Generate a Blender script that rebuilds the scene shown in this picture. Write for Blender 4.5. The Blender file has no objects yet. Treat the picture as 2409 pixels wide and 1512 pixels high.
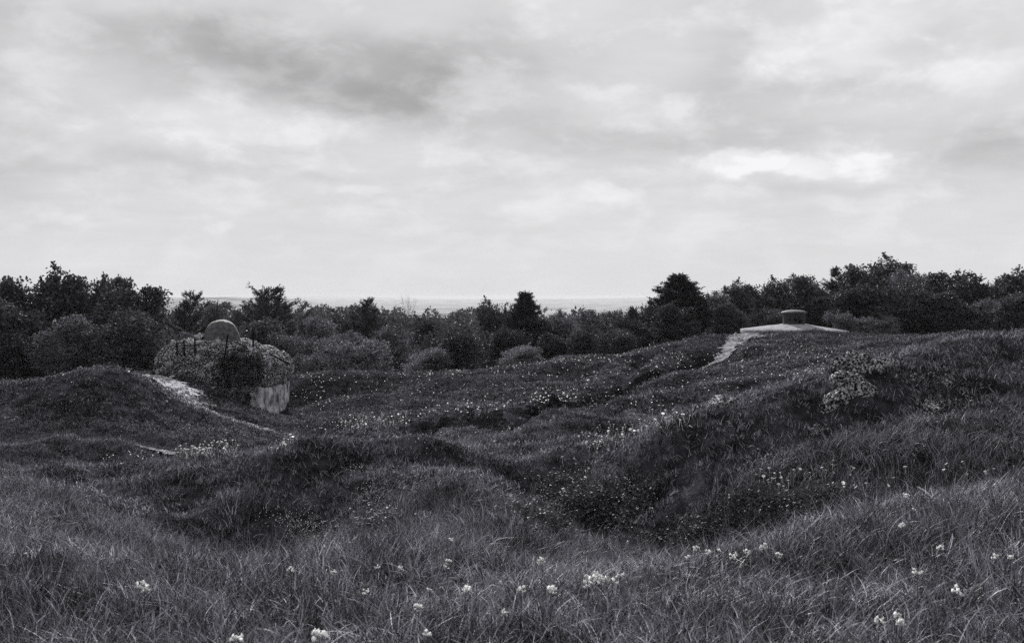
import bpy, math, random
import numpy as np
from mathutils import Vector

SC = bpy.context.scene
COL = SC.collection
R = math.radians
random.seed(7)
RNG = np.random.default_rng(11)

# ------------------------------------------------------------------ camera
EYE = 1.7
FPX = 2342.0            # focal length in units of a 2409-wide picture (35 mm lens)
CX, HZ = 1204.5, 698.0  # column of the optical axis, row of the horizon
cam_d = bpy.data.cameras.new("camera")
cam_d.lens = 35.0
cam_d.sensor_width = 36.0
cam_d.clip_start = 0.1
cam_d.clip_end = 60000
cam_d.dof.use_dof = True
cam_d.dof.focus_distance = 26.0
cam_d.dof.aperture_fstop = 5.0
cam = bpy.data.objects.new("camera", cam_d)
COL.objects.link(cam)
cam.location = (0, 0, EYE)
cam.rotation_euler = (R(90) - math.atan((756.0 - HZ) / FPX), 0, 0)
SC.camera = cam

# ------------------------------------------------------------------ light
SUN_AZ, SUN_EL = -12.0, 25.0     # azimuth from +Y towards +X
sd = bpy.data.lights.new("sun", "SUN")
sd.energy = 5.0
sd.angle = R(1.5)
sd.color = (1.0, 0.995, 0.985)
sun = bpy.data.objects.new("sun", sd)
COL.objects.link(sun)
sv = Vector((math.sin(R(SUN_AZ)) * math.cos(R(SUN_EL)), math.cos(R(SUN_AZ)) * math.cos(R(SUN_EL)), math.sin(R(SUN_EL))))
sun.rotation_euler = sv.to_track_quat("Z", "Y").to_euler()
sun.location = sv * 60

SC.view_settings.view_transform = "Standard"
SC.view_settings.look = "None"
SC.view_settings.exposure = 1.0
SC.view_settings.gamma = 1.0
SC.view_settings.use_curve_mapping = False
SC.cycles.use_denoising = False
SC.cycles.denoiser = "OPENIMAGEDENOISE"
SC.cycles.denoising_input_passes = "RGB_ALBEDO_NORMAL"
SC.cycles.denoising_prefilter = "ACCURATE"
SC.cycles.max_bounces = 6
SC.cycles.diffuse_bounces = 3
SC.cycles.glossy_bounces = 2
SC.cycles.transmission_bounces = 3
SC.cycles.volume_bounces = 1
SC.cycles.volume_step_rate = 4.0
SC.cycles.sample_clamp_indirect = 4.0


class NT:
    """small helper round a node tree"""
    def __init__(self, tree):
        self.t = tree
    def n(self, kind, **kw):
        nd = self.t.nodes.new(kind)
        for k, v in kw.items():
            setattr(nd, k, v)
        return nd
    def put(self, sock, v):
        if isinstance(v, bpy.types.NodeSocket):
            self.t.links.new(v, sock)
        else:
            sock.default_value = v
    def m(self, op, a, b=None, c=None, clamp=False):
        nd = self.n("ShaderNodeMath", operation=op, use_clamp=clamp)
        self.put(nd.inputs[0], a)
        if b is not None:
            self.put(nd.inputs[1], b)
        if c is not None:
            self.put(nd.inputs[2], c)
        return nd.outputs[0]
    def vm(self, op, a, b=None, scale=None):
        nd = self.n("ShaderNodeVectorMath", operation=op)
        self.put(nd.inputs[0], a)
        if b is not None:
            self.put(nd.inputs[1], b)
        if scale is not None:
            self.put(nd.inputs["Scale"], scale)
        return nd.outputs["Value"] if op in ("LENGTH", "DOT_PRODUCT") else nd.outputs[0]
    def noise(self, vec, scale, detail=4.0, rough=0.5, distort=0.0, color=False):
        nd = self.n("ShaderNodeTexNoise")
        if vec is not None:
            self.put(nd.inputs["Vector"], vec)
        nd.inputs["Scale"].default_value = scale
        nd.inputs["Detail"].default_value = detail
        nd.inputs["Roughness"].default_value = rough
        nd.inputs["Distortion"].default_value = distort
        return nd.outputs["Color" if color else "Fac"]
    def rng(self, v, a, b, c=0.0, d=1.0, smooth=True):
        nd = self.n("ShaderNodeMapRange", interpolation_type="SMOOTHSTEP" if smooth else "LINEAR")
        self.put(nd.inputs[0], v)
        for i, x in enumerate((a, b, c, d)):
            self.put(nd.inputs[1 + i], x)
        return nd.outputs[0]
    def xyz(self, x, y, z):
        nd = self.n("ShaderNodeCombineXYZ")
        for i, v in enumerate((x, y, z)):
            self.put(nd.inputs[i], v)
        return nd.outputs[0]
    def mix(self, fac, a, b):
        nd = self.n("ShaderNodeMix", data_type="RGBA")
        self.put(nd.inputs[0], fac)
        self.put(nd.inputs[6], a)
        self.put(nd.inputs[7], b)
        return nd.outputs[2]


# ------------------------------------------------------------------ sky
def build_world():
    w = bpy.data.worlds.new("World")
    SC.world = w
    w.use_nodes = True
    w.node_tree.nodes.clear()
    k = NT(w.node_tree)
    out = k.n("ShaderNodeOutputWorld")
    bg = k.n("ShaderNodeBackground")
    bg.inputs["Strength"].default_value = 0.05
    sky = k.n("ShaderNodeTexSky", sky_type="NISHITA")
    sky.sun_disc = False
    sky.sun_elevation = R(SUN_EL)
    sky.sun_rotation = R(SUN_AZ)
    bw = k.n("ShaderNodeRGBToBW")
    k.put(bw.inputs[0], sky.outputs[0])
    tc = k.n("ShaderNodeTexCoord")
    d = tc.outputs["Generated"]
    sep = k.n("ShaderNodeSeparateXYZ")
    k.put(sep.inputs[0], d)
    X, Y, Z = sep.outputs
    Zp = k.m("MAXIMUM", Z, 0.0)
    # cloud deck seen in perspective
    zz = k.m("ADD", Zp, 0.10)
    P = k.xyz(k.m("DIVIDE", X, zz), k.m("DIVIDE", Y, zz), 0.0)
    n_big = k.noise(P, 0.9, 5.0, 0.55, 0.4)
    n_fine = k.noise(P, 3.2, 6.0, 0.6, 0.6)
    # streaky sheets towards the horizon
    D2 = k.xyz(k.m("MULTIPLY", X, 1.0), Y, k.m("MULTIPLY", Z, 2.0))
    n_str = k.noise(D2, 5.0, 6.0, 0.55, 0.3)
    n_puff = k.noise(D2, 13.0, 6.0, 0.6, 0.2)
    # warped direction for the shapes of the clouds
    wn = k.noise(D2, 7.0, 5.0, 0.55, 0.0, color=True)
    wv = k.vm("SUBTRACT", wn, (0.5, 0.5, 0.5))
    wd = k.vm("ADD", d, k.vm("MULTIPLY", wv, (0.16, 0.0, 0.085)))
    s2 = k.n("ShaderNodeSeparateXYZ")
    k.put(s2.inputs[0], wd)
    WX, WZ = s2.outputs[0], s2.outputs[2]
    front = k.rng(Y, 0.2, 0.6)

    def blob(u, v, ru, rv, tilt=0.0, soft=1.0):
        az = (u - CX) / FPX
        el = (HZ - v) / FPX
        ln = math.sqrt(1 + az * az + el * el)
        cx, cz = az / ln, el / ln
        dx = k.m("SUBTRACT", WX, cx)
        dz = k.m("SUBTRACT", WZ, cz)
        dz2 = k.m("MULTIPLY_ADD", dx, tilt, dz)
        a = k.m("DIVIDE", dx, ru / FPX)
        b = k.m("DIVIDE", dz2, rv / FPX)
        r2 = k.m("ADD", k.m("MULTIPLY", a, a), k.m("MULTIPLY", b, b))
        g = k.m("POWER", 2.718, k.m("MULTIPLY", r2, -soft))
        return k.m("MULTIPLY", g, front)

    val = k.m("ADD", 0.69, k.m("MULTIPLY", k.m("SUBTRACT", n_big, 0.5), 0.20))
    val = k.m("ADD", val, k.m("MULTIPLY", k.m("SUBTRACT", n_fine, 0.5), 0.12))
    val = k.m("ADD", val, k.m("MULTIPLY", k.m("SUBTRACT", n_str, 0.5), 0.20))
    val = k.m("ADD", val, k.m("MULTIPLY", k.rng(n_puff, 0.45, 0.70), 0.11))
    for (u, v, ru, rv, t, s, amp) in (
        (740, 150, 680, 115, 0.10, 1.0, -0.19),
        (520, 120, 330, 60, 0.10, 1.0, -0.07),
        (980, 225, 400, 70, 0.05, 1.0, -0.14),
        (330, 385, 260, 26, 0.0, 1.0, -0.10),
        (720, 415, 170, 22, 0.0, 1.0, -0.08),
        (1740, 130, 90, 110, 0.0, 1.0, -0.10),
        (1900, 215, 240, 40, 0.0, 1.0, -0.07),
        (2360, 345, 150, 50, 0.0, 1.0, -0.18),
        (1500, 330, 300, 50, 0.0, 1.0, -0.05),
        (1900, 320, 260, 40, 0.0, 1.0, -0.07),
        (1880, 445, 260, 14, 0.0, 1.0, -0.06),
        (-40, 250, 90, 260, 0.0, 1.0, -0.12),
        (500, 40, 500, 40, 0.0, 1.0, 0.09),
        (560, 295, 320, 60, 0.0, 1.2, 0.09),
        (1330, 240, 330, 70, 0.0, 1.2, 0.09),
        (1960, 90, 190, 100, 0.0, 1.2, 0.10),
        (1760, 380, 100, 46, 0.0, 1.6, 0.17),
        (1900, 390, 160, 46, 0.0, 1.6, 0.17),
        (2040, 385, 80, 40, 0.0, 1.6, 0.15),
        (1430, 470, 120, 34, 0.0, 1.2, 0.07),
        (2000, 485, 140, 30, 0.0, 1.2, 0.06),
        (2290, 170, 140, 75, 0.0, 1.2, 0.12),
        (140, 510, 60, 18, 0.0, 1.2, 0.08),
        (525, 515, 50, 22, 0.0, 1.2, 0.08),
        (690, 555, 60, 14, 0.0, 1.2, 0.06),
        (860, 450, 60, 20, 0.0, 1.2, 0.06),
        (1060, 575, 70, 12, 0.0, 1.2, 0.05),
    ):
        g = blob(u, v, ru, rv, t, s)
        if s > 1.1 and amp > 0:       # heaped clouds have firmer edges
            g = k.m("MULTIPLY", k.rng(k.m("ADD", g, k.m("MULTIPLY", k.m("SUBTRACT", n_puff, 0.5), 1.3)), 0.20, 0.85), k.rng(g, 0.02, 0.30))
        val = k.m("MULTIPLY_ADD", g, amp, val)
    # an even pale veil low down
    veil = k.rng(Z, 0.0, 0.13, 1.0, 0.0)
    val = k.m("ADD", k.m("MULTIPLY", val, k.m("SUBTRACT", 1.0, k.m("MULTIPLY", veil, 0.75))), k.m("MULTIPLY", veil, 0.75 * 0.72))
    val = k.m("MINIMUM", k.m("MAXIMUM", val, 0.2), 0.92)
    # a little of the clear sky behind shows through the deck
    tot = k.m("ADD", k.m("MULTIPLY", val, 9.6), k.m("MULTIPLY", k.m("MINIMUM", bw.outputs[0], 8.0), 0.06))
    col = k.n("ShaderNodeCombineColor")
    k.put(col.inputs[0], k.m("MULTIPLY", tot, 0.997))
    k.put(col.inputs[1], k.m("MULTIPLY", tot, 0.997))
    k.put(col.inputs[2], k.m("MULTIPLY", tot, 1.012))
    k.put(bg.inputs["Color"], col.outputs[0])
    k.put(out.inputs["Surface"], bg.outputs[0])


build_world()


# ------------------------------------------------------------------ numeric helpers
def _hash(ix, iy, seed):
    h = (ix.astype(np.int64) * 374761393 + iy.astype(np.int64) * 668265263 + seed * 974634541) & 0xFFFFFFFF
    h = ((h ^ (h >> 13)) * 1274126177) & 0xFFFFFFFF
    h = h ^ (h >> 16)
    return (h & 0xFFFF) / 65535.0


def vnoise(x, y, seed=0):
    """smooth value noise in -1..1"""
    x = np.asarray(x, float); y = np.asarray(y, float)
    ix = np.floor(x); iy = np.floor(y)
    fx = x - ix; fy = y - iy
    fx = fx * fx * fx * (fx * (fx * 6 - 15) + 10); fy = fy * fy * fy * (fy * (fy * 6 - 15) + 10)
    a = _hash(ix, iy, seed); b = _hash(ix + 1, iy, seed); c = _hash(ix, iy + 1, seed); d = _hash(ix + 1, iy + 1, seed)
    return ((a * (1 - fx) + b * fx) * (1 - fy) + (c * (1 - fx) + d * fx) * fy) * 2 - 1


def fbm(x, y, seed=0, oct=4, gain=0.5):
    t = np.zeros(np.shape(x)); amp = 1.0; s = 0
    for o in range(oct):
        t = t + amp * vnoise(x * 2 ** o + 17.3 * o, y * 2 ** o - 9.1 * o, seed + o)
        s += amp; amp *= gain
    return t / s


def noise3(p, f, seed=0):
    """cheap 3-d noise from three 2-d slices"""
    x, y, z = p[:, 0] * f, p[:, 1] * f, p[:, 2] * f
    return (vnoise(x + z * 0.71, y - z * 0.37, seed) + vnoise(y + x * 0.53, z - x * 0.61, seed + 1) + vnoise(z + y * 0.67, x - y * 0.43, seed + 2)) / 2.2


def sstep(a, b, x):
    t = np.clip((x - a) / (b - a), 0, 1)
    return t * t * (3 - 2 * t)


# ------------------------------------------------------------------ terrain heights
# surveyed points of the old fort's shelled ground: (column, row, distance) of the ground seen there
SEEN = [
 (0,1512,4.9),(600,1512,4.8),(1200,1512,4.8),(1800,1512,4.8),(2409,1512,4.8),
 (0,1400,6.0),(600,1420,5.7),(1200,1420,5.7),(1800,1400,5.9),(2409,1350,6.4),
 (0,1290,7.6),(300,1310,7.2),(600,1335,6.9),(800,1365,6.5),(1000,1300,7.8),(1080,1262,8.8),(1130,1205,10.6),(1150,1150,12.8),(1100,1100,16),(1020,1035,20),
 (700,1310,13.4),(700,1250,14.1),(720,1180,14.9),(750,1110,15.8),(780,1060,16.5),(900,1150,14.4),(900,1085,16.4),(870,1230,12.6),(450,1290,12.8),(420,1200,14.6),(450,1130,16.0),(600,1120,15.8),(560,1200,14.4),
 (100,1250,8.8),(100,1180,11.6),(100,1130,15),
 (0,1112,17),(200,1090,18),(400,1076,18.4),(600,1053,17.6),(700,1035,17.5),(800,1018,17.6),(900,1018,18.4),
 (500,1055,30),(350,1062,29),(150,1080,27),(0,1085,26),
 (0,895,36.5),(120,882,36.3),(250,868,36),(320,877,37),(200,950,33.2),(50,960,33.0),(250,1010,31.2),(100,1010,31.0),(400,960,36.5),(500,1010,35),(600,1036,33),
 (345,881,44),(400,900,46.5),(430,940,43.5),(520,982,41),(620,1006,39.5),
 (450,890,51),(500,908,51),(560,935,51),(620,970,50.5),(672,990,51.5),(700,945,56),
 (720,1002,43.5),(800,985,44.5),(760,940,52),
 (700,890,59),(850,880,59),(1000,880,59),(1100,868,60),(1250,855,61),(1400,840,62),(1550,812,63),(1660,790,65.5),
 (900,960,47),(1000,920,53),(1300,930,46),(1300,890,54),(1500,900,46),(1500,860,54),
 (900,1000,37),(1100,985,37.5),(1300,952,40),
 (1000,1022,24),(1000,1010,31),(1200,1002,29),(1200,1050,22.0),(1250,1120,17.6),(1400,980,31),(1600,950,31),
 (1380,1045,18.6),(1500,1005,16.9),(1600,964,16.0),(1700,938,15.5),(1850,893,15.3),(1960,864,15.4),(2060,840,15.7),(2150,808,16.3),(2250,788,17.2),(2409,776,18),
 (1700,920,38),(1850,870,42),(1850,820,54),(2000,820,48),(2000,795,60),(2100,803,56),(2180,793,60),
 (1870,777,67),(1750,780,67),(1990,779,67),(1700,832,54),(1780,800,61),
 (1600,1060,14.8),(1500,1100,15.2),(1550,1200,13.8),(1700,1000,14.7),(1700,1100,13.7),(1700,1200,13.0),(1700,1275,12.6),(1900,1000,13.9),(1900,1100,12.8),(1900,1180,12.0),
 (2100,1100,12.2),(2100,1000,13.2),(2100,920,14.2),(2100,870,15.0),(2300,1080,11.9),(2300,1000,12.9),(2300,900,14.6),(2300,825,16.4),(2409,850,16),(2409,1000,12.8),(2409,1100,11.6),
 (1450,1200,15.0),(1400,1130,16.6),(1500,1285,13.4),(1600,1290,12.9),(1350,1120,17.6),
 (1300,1345,6.9),(1500,1312,7.3),(1700,1287,7.7),(1900,1218,8.6),(2100,1168,9.5),(2300,1143,10.3),(2409,1143,10.4),
 (2000,1300,7.3),(2300,1280,7.3),
]
# points of ground hidden behind a rise or off to the side: (column, distance, height)
HIDDEN = [
 (650,10.2,-1.5),(650,12.0,-1.8),(480,9.8,-1.5),(800,11.0,-1.7),(500,24,-2.8),(250,23.0,-2.7),(0,22,-2.4),(650,25,-2.7),(800,25,-2.7),(900,26,-2.4),
 (150,38.5,-1.45),(300,39.5,-1.6),(0,39,-1.75),(150,43,-2.0),(200,50,-2.8),(0,52,-3.2),(380,58,-3.2),(530,58,-3.4),
 (1500,10.0,-1.25),(1500,12.0,-1.6),(1700,10.5,-1.35),(1900,10.8,-1.1),(1350,9.2,-1.1),(2100,11.2,-0.85),(2300,11.6,-0.6),
 (1500,22.5,-2.0),(1600,22,-1.8),(1750,22,-1.6),(1900,23,-1.3),(2050,24,-1.0),(2250,26,-.4),(2409,28,-.1),(1500,29,-2.2),(1600,31,-2.25),(1750,31.5,-2.2),(1900,32,-1.7),(2050,33,-1.35),(2250,38,-0.6),(2409,44,-0.2),
 (1870,72,-0.85),(1870,78,-1.6),(1700,73,-1.4),(2050,72,-1.4),
 (-600,5,0),(-600,10,-.4),(-600,18,-1.4),(-600,27,-2.6),(-600,36,-1.4),(-600,57,-3.2),
 (3000,5,0),(3000,10,-.2),(3000,20,-.5),(3000,18,1.0),(3000,30,.2),(3000,46,.3),(3000,60,-.8),
 (-600,75,-5),(0,75,-5.2),(600,75,-5.2),(850,66,-4.2),(1000,74,-4.8),(1300,74,-4.2),(1550,76,-3.0),(2100,80,-2.2),(2409,76,-1.9),(3000,76,-2),
 (-600,105,-8),(400,105,-8),(1200,105,-7.5),(1900,105,-5),(2409,105,-4.5),(3000,105,-5),
 (-600,130,-9.5),(1200,130,-9.5),(2409,130,-7),(3000,130,-7),
]
OFF = 10.0
pts, hts = [], []
for (u, v, d) in SEEN:
    pts.append(((u - CX) / FPX * d, d)); hts.append(EYE - (v - HZ) / FPX * d - (0.14 if d < 13 else 0.13 if d < 33 else 0.14))
# the crest of the right-hand rampart rolls over and falls away behind
for (u, v, d) in ((1500,1008,16.9),(1600,968,16.0),(1700,941,15.5),(1775,918,15.4),(1850,897,15.3),(1960,868,15.4),(2060,844,15.7),(2150,812,16.3),(2250,792,17.2),(2409,780,18)):
    z = EYE - (v - HZ) / FPX * d - 0.13
    for dd, dz in ((1.1, 0.06), (2.2, 0.32), (3.4, 0.75)):
        pts.append(((u - CX) / FPX * (d + dd), d + dd)); hts.append(z - dz)
for (u, d, z) in HIDDEN:
    pts.append(((u - CX) / FPX * d, d)); hts.append(z)
for x in (-6, 0, 6):
    for y in (-8, -3, 0.5):
        pts.append((x, y)); hts.append(0.0)
pts = np.array(pts); hts = np.array(hts)


_pr = np.random.default_rng(19)
PITS = []       # old shell holes
for _ in range(150):
    _y = _pr.uniform(13, 66); _x = _pr.uniform(-0.6, 0.6) * _y
    _r = _pr.uniform(0.6, 1.7) * (1 + _y / 60)
    PITS.append((_x, _y, _r, _r * _pr.uniform(0.10, 0.22)))
PITS = [p for p in PITS if not (abs(p[0] + 15.8) < 6 and abs(p[1] - 54) < 7) and not (abs(p[0] - 20.4) < 7 and p[1] > 62)]


def bumps(xn, yn):
    """tussocky unevenness and old shell holes on top of the surveyed lie of the land"""
    am = 0.35 + 0.65 * sstep(8, 20, yn)
    zn = am * (0.13 * vnoise(xn / 2.6, yn / 2.6, 1) + 0.11 * vnoise(xn / 1.2, yn / 1.2, 2)) + 0.05 * vnoise(xn / 0.55, yn / 0.55, 3)
    for cx_, cy_, cr_, ca_ in PITS:
        m_ = (np.abs(xn - cx_) < 3 * cr_) & (np.abs(yn - cy_) < 3 * cr_)
        if m_.any():
            rr = np.hypot(xn[m_] - cx_, yn[m_] - cy_) / cr_
            zn[m_] += ca_ * (-np.exp(-rr ** 2) + 0.45 * np.exp(-((rr - 1.4) / 0.5) ** 2))
    # smooth rounded mound on the left, gentler far slopes
    calm = sstep(-9, -13, xn) * sstep(30, 33, yn) * (1 - sstep(48, 52, yn))
    return zn * (1 - 0.75 * calm) * (1 - 0.3 * sstep(28, 40, yn))


hts = hts - bumps(pts[:, 0], pts[:, 1])


def warp(x, y):
    q = np.maximum(y, -8.5) + OFF
    return np.stack([x / q * 2.2, np.log(q) * 2.0], -1)


def tps_k(r2):
    return 0.5 * r2 * np.log(r2 + 1e-12)


CW = warp(pts[:, 0], pts[:, 1])
n_c = len(pts)
K = tps_k(((CW[:, None] - CW[None]) ** 2).sum(-1)) + np.eye(n_c) * 2e-4
Pm = np.hstack([np.ones((n_c, 1)), CW])
A = np.block([[K, Pm], [Pm.T, np.zeros((3, 3))]])
COEF = np.linalg.solve(A, np.concatenate([hts, np.zeros(3)]))


def tps(x, y):
    x = np.asarray(x, float).ravel(); y = np.asarray(y, float).ravel()
    out = np.empty(len(x))
    for i in range(0, len(x), 20000):
        w = warp(x[i:i + 20000], y[i:i + 20000])
        kk = tps_k(((w[:, None] - CW[None]) ** 2).sum(-1))
        out[i:i + 20000] = kk @ COEF[:n_c] + COEF[n_c] + w @ COEF[n_c + 1:]
    return out


TRAIL = []      # filled below: worn hollow way across the field


def seg_dist(x, y, line):
    best = np.full(np.shape(x), 1e9)
    for (ax, ay), (bx, by) in zip(line[:-1], line[1:]):
        dx, dy = bx - ax, by - ay
        t = np.clip(((x - ax) * dx + (y - ay) * dy) / (dx * dx + dy * dy), 0, 1)
        best = np.minimum(best, np.hypot(x - ax - t * dx, y - ay - t * dy))
    return best


def far_height(x, y):
    a = x / np.maximum(y, 1)
    z = -9.5 + 1.0 * sstep(150, 240, y) - 30 * sstep(330, 800, y) - 60 * sstep(700, 2500, y)
    z = z + 4 * fbm(x / 90, y / 90, 31, 3) * sstep(130, 300, y)
    z = z + 16 * fbm(x / 900, y / 900, 33, 4) * sstep(600, 2500, y)
    hill = np.exp(-((a + 0.30) / 0.135) ** 4) * np.exp(-((y - 6800) / 1700) ** 2)
    z = z + 92 * hill * (1 + 0.05 * fbm(x / 500, y / 500, 35, 3))
    ridge = sstep(8500, 15000, y)
    z = z + ridge * (58 + 80 * fbm(x / 4200, y / 6000, 36, 4))
    return z


def H(x, y):
    x = np.asarray(x, float); y = np.asarray(y, float)
    shp = np.broadcast(x, y).shape
    xf = np.broadcast_to(x, shp).ravel(); yf = np.broadcast_to(y, shp).ravel()
    z = np.zeros(len(xf))
    near = yf < 140
    if near.any():
        xn, yn = xf[near], yf[near]
        zn = tps(xn, yn)
        zn = zn + bumps(xn, yn)
        if TRAIL:
            tl = np.array(TRAIL[0][0])
            sd_ = yn - np.interp(xn, tl[:, 0], tl[:, 1])
            fade = sstep(tl[0, 0], tl[0, 0] + 3, xn) * (1 - sstep(tl[-1, 0] - 6, tl[-1, 0] - 2, xn))
            zn = zn + 0.48 * fade * sstep(-0.3, 1.3, sd_) * np.exp(-np.maximum(sd_ - 1.0, 0) / 4.0)
            for line, wd, dp in TRAIL:
                zn = zn - dp * np.exp(-(seg_dist(xn, yn, line) / wd) ** 2)
        z[near] = zn
    f = sstep(110, 140, yf)
    fr = yf > 110
    z[fr] = z[fr] * (1 - f[fr]) + far_height(xf[fr], yf[fr]) * f[fr]
    return z.reshape(shp)


def hit(us, vs, lift=0.0, dmin=3.5, dmax=90.0):
    """where the lines of sight through picture points meet the ground (raised by lift)"""
    us = np.atleast_1d(np.asarray(us, float)); vs = np.atleast_1d(np.asarray(vs, float))
    ds = np.exp(np.linspace(math.log(dmin), math.log(dmax), 260))
    X = (us[:, None] - CX) / FPX * ds[None]
    Yv = np.broadcast_to(ds[None], X.shape)
    Zr = EYE - (vs[:, None] - HZ) / FPX * ds[None]
    below = Zr <= H(X, Yv) + lift
    i = np.where(below.any(1), below.argmax(1), -1)
    res = []
    for q in range(len(us)):
        if i[q] <= 0:
            res.append(None); continue
        j = i[q]
        a = (Zr[q, j - 1] - H(X[q, j - 1], ds[j - 1]) - lift); b = (Zr[q, j] - H(X[q, j], ds[j]) - lift)
        t = float(a / (a - b + 1e-12))
        d = ds[j - 1] * (1 - t) + ds[j] * t
        x = (us[q] - CX) / FPX * d
        res.append((float(x), float(d), float(H(x, d))))
    return res


def ground_line(uv):
    return [(p[0], p[1]) for p in hit([a for a, b in uv], [b for a, b in uv]) if p]


_t1 = ground_line([(640, 1022), (760, 1012), (900, 1003), (1000, 998), (1100, 985), (1200, 970), (1300, 952), (1400, 930), (1470, 905), (1560, 872), (1650, 845), (1700, 822)])
_t2 = ground_line([(1455, 905), (1490, 880), (1515, 850), (1530, 828)])
_pa = ground_line([(352, 884), (400, 905), (425, 935), (470, 962), (520, 980), (570, 996), (630, 1012)])
_pb = ground_line([(1645, 852), (1690, 834), (1715, 816), (1740, 798), (1762, 788)])
_pc = ground_line([(296, 1046), (345, 1058), (398, 1070)])
TRAIL = [(_t1, 1.0, 0.40), (_t2, 0.5, 0.40), (_pa, 0.5, 0.08), (_pb, 0.8, 0.08)]


# ------------------------------------------------------------------ the ground as a fan-shaped grid of heights
ys = [-8.0]
while ys[-1] < 140:
    ys.append(ys[-1] + max(0.11, 0.0105 * max(ys[-1], 0)))
while ys[-1] < 900:
    ys.append(ys[-1] * 1.03)
YS = np.array(ys)
NCOL = 360
FAN_W = 9.0 + 0.72 * np.maximum(YS, 0)
GX = np.linspace(-1, 1, NCOL)[None] * FAN_W[:, None]
GY = np.broadcast_to(YS[:, None], GX.shape)
GZ = H(GX, GY)
H_true = H


def H(x, y):
    """height of the ground sheet itself"""
    x = np.asarray(x, float); y = np.asarray(y, float)
    shp = np.broadcast(x, y).shape
    x = np.broadcast_to(x, shp).ravel(); y = np.broadcast_to(y, shp).ravel()
    r = np.clip(np.searchsorted(YS, y) - 1, 0, len(YS) - 2)
    fy = np.clip((y - YS[r]) / (YS[r + 1] - YS[r]), 0, 1)
    out = 0.0
    for rr, w in ((r, 1 - fy), (r + 1, fy)):
        c = (x / FAN_W[rr] + 1) * 0.5 * (NCOL - 1)
        ci = np.clip(np.floor(c).astype(int), 0, NCOL - 2); fc = np.clip(c - ci, 0, 1)
        out = out + w * (GZ[rr, ci] * (1 - fc) + GZ[rr, ci + 1] * fc)
    return out.reshape(shp)


# ------------------------------------------------------------------ mesh helpers
def np_mesh(name, verts, faces, smooth=False, tone=None, nrm=None):
    """faces: (n,3) or (n,4) int array or list of such arrays"""
    if not isinstance(faces, list):
        faces = [faces]
    faces = [np.asarray(f, np.int32) for f in faces if len(f)]
    me = bpy.data.meshes.new(name)
    verts = np.asarray(verts, np.float32)
    nl = sum(f.size for f in faces); nf = sum(len(f) for f in faces)
    me.vertices.add(len(verts)); me.vertices.foreach_set("co", verts.ravel())
    me.loops.add(nl); me.polygons.add(nf)
    loops = np.concatenate([f.ravel() for f in faces])
    tot = np.concatenate([np.full(len(f), f.shape[1], np.int32) for f in faces])
    me.loops.foreach_set("vertex_index", loops)
    me.polygons.foreach_set("loop_start", np.concatenate([[0], np.cumsum(tot)[:-1]]).astype(np.int32))
    me.polygons.foreach_set("loop_total", tot)
    if smooth:
        me.polygons.foreach_set("use_smooth", np.ones(nf, bool))
    me.update(calc_edges=True)
    if tone is not None:
        at = me.attributes.new("tone", "FLOAT", "POINT")
        at.data.foreach_set("value", np.asarray(tone, np.float32))
    if nrm is not None:
        at = me.attributes.new("crown_normal", "FLOAT_VECTOR", "POINT")
        at.data.foreach_set("vector", np.asarray(nrm, np.float32).ravel())
    me.validate()
    return me


def link(name, data, parent=None, mat=None, loc=None, rot=None, scale=None):
    o = bpy.data.objects.new(name, data)
    COL.objects.link(o)
    if parent is not None:
        o.parent = parent
    if mat is not None and data is not None and not data.materials:
        data.materials.append(mat)
    if loc is not None:
        o.location = loc
    if rot is not None:
        o.rotation_euler = rot
    if scale is not None:
        o.scale = scale if hasattr(scale, "__len__") else (scale,) * 3
    return o


def tag(o, label=None, cat=None, group=None, kind=None):
    for kx, v in (("label", label), ("category", cat), ("group", group), ("kind", kind)):
        if v:
            o[kx] = v
    return o


def lathe(profile, n=48):
    """surface of revolution about z from (radius, z) pairs; closes at radius 0"""
    V, F = [], []
    a = np.linspace(0, 2 * math.pi, n, endpoint=False)
    rings = []
    for r, z in profile:
        if r < 1e-6:
            rings.append([len(V)]); V.append((0, 0, z))
        else:
            rings.append(list(range(len(V), len(V) + n)))
            V += [(r * math.cos(t), r * math.sin(t), z) for t in a]
    T, Q = [], []
    for A_, B_ in zip(rings[:-1], rings[1:]):
        for i in range(n):
            j = (i + 1) % n
            if len(A_) == 1 and len(B_) > 1:
                T.append((A_[0], B_[j], B_[i]))
            elif len(B_) == 1 and len(A_) > 1:
                T.append((A_[i], A_[j], B_[0]))
            elif len(A_) > 1:
                Q.append((A_[i], A_[j], B_[j], B_[i]))
    fs = []
    if T: fs.append(np.array(T))
    if Q: fs.append(np.array(Q))
    return np.array(V, float), fs


class Tubes:
    """collects tapered tubes into one mesh"""
    def __init__(self, sides=6):
        self.V, self.F, self.s, self.n = [], [], sides, 0
    def add(self, P, Rr):
        P = np.asarray(P, float); Rr = np.asarray(Rr, float)
        T = np.gradient(P, axis=0); T /= np.linalg.norm(T, axis=1)[:, None] + 1e-9
        ref = np.array([0, 0, 1.0]) if abs(T[0, 2]) < 0.9 else np.array([1.0, 0, 0])
        U = np.cross(T, ref); U /= np.linalg.norm(U, axis=1)[:, None] + 1e-9
        W = np.cross(T, U)
        a = np.linspace(0, 2 * math.pi, self.s, endpoint=False)
        ring = P[:, None] + Rr[:, None, None] * (U[:, None] * np.cos(a)[None, :, None] + W[:, None] * np.sin(a)[None, :, None])
        m = len(P)
        self.V.append(ring.reshape(-1, 3))
        i = np.arange(m - 1)[:, None] * self.s + np.arange(self.s)[None]
        j = np.arange(m - 1)[:, None] * self.s + (np.arange(self.s)[None] + 1) % self.s
        self.F.append(np.stack([i, j, j + self.s, i + self.s], -1).reshape(-1, 4) + self.n)
        self.n += m * self.s
    def mesh(self, name):
        return np_mesh(name, np.concatenate(self.V), np.concatenate(self.F), smooth=True)


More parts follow.
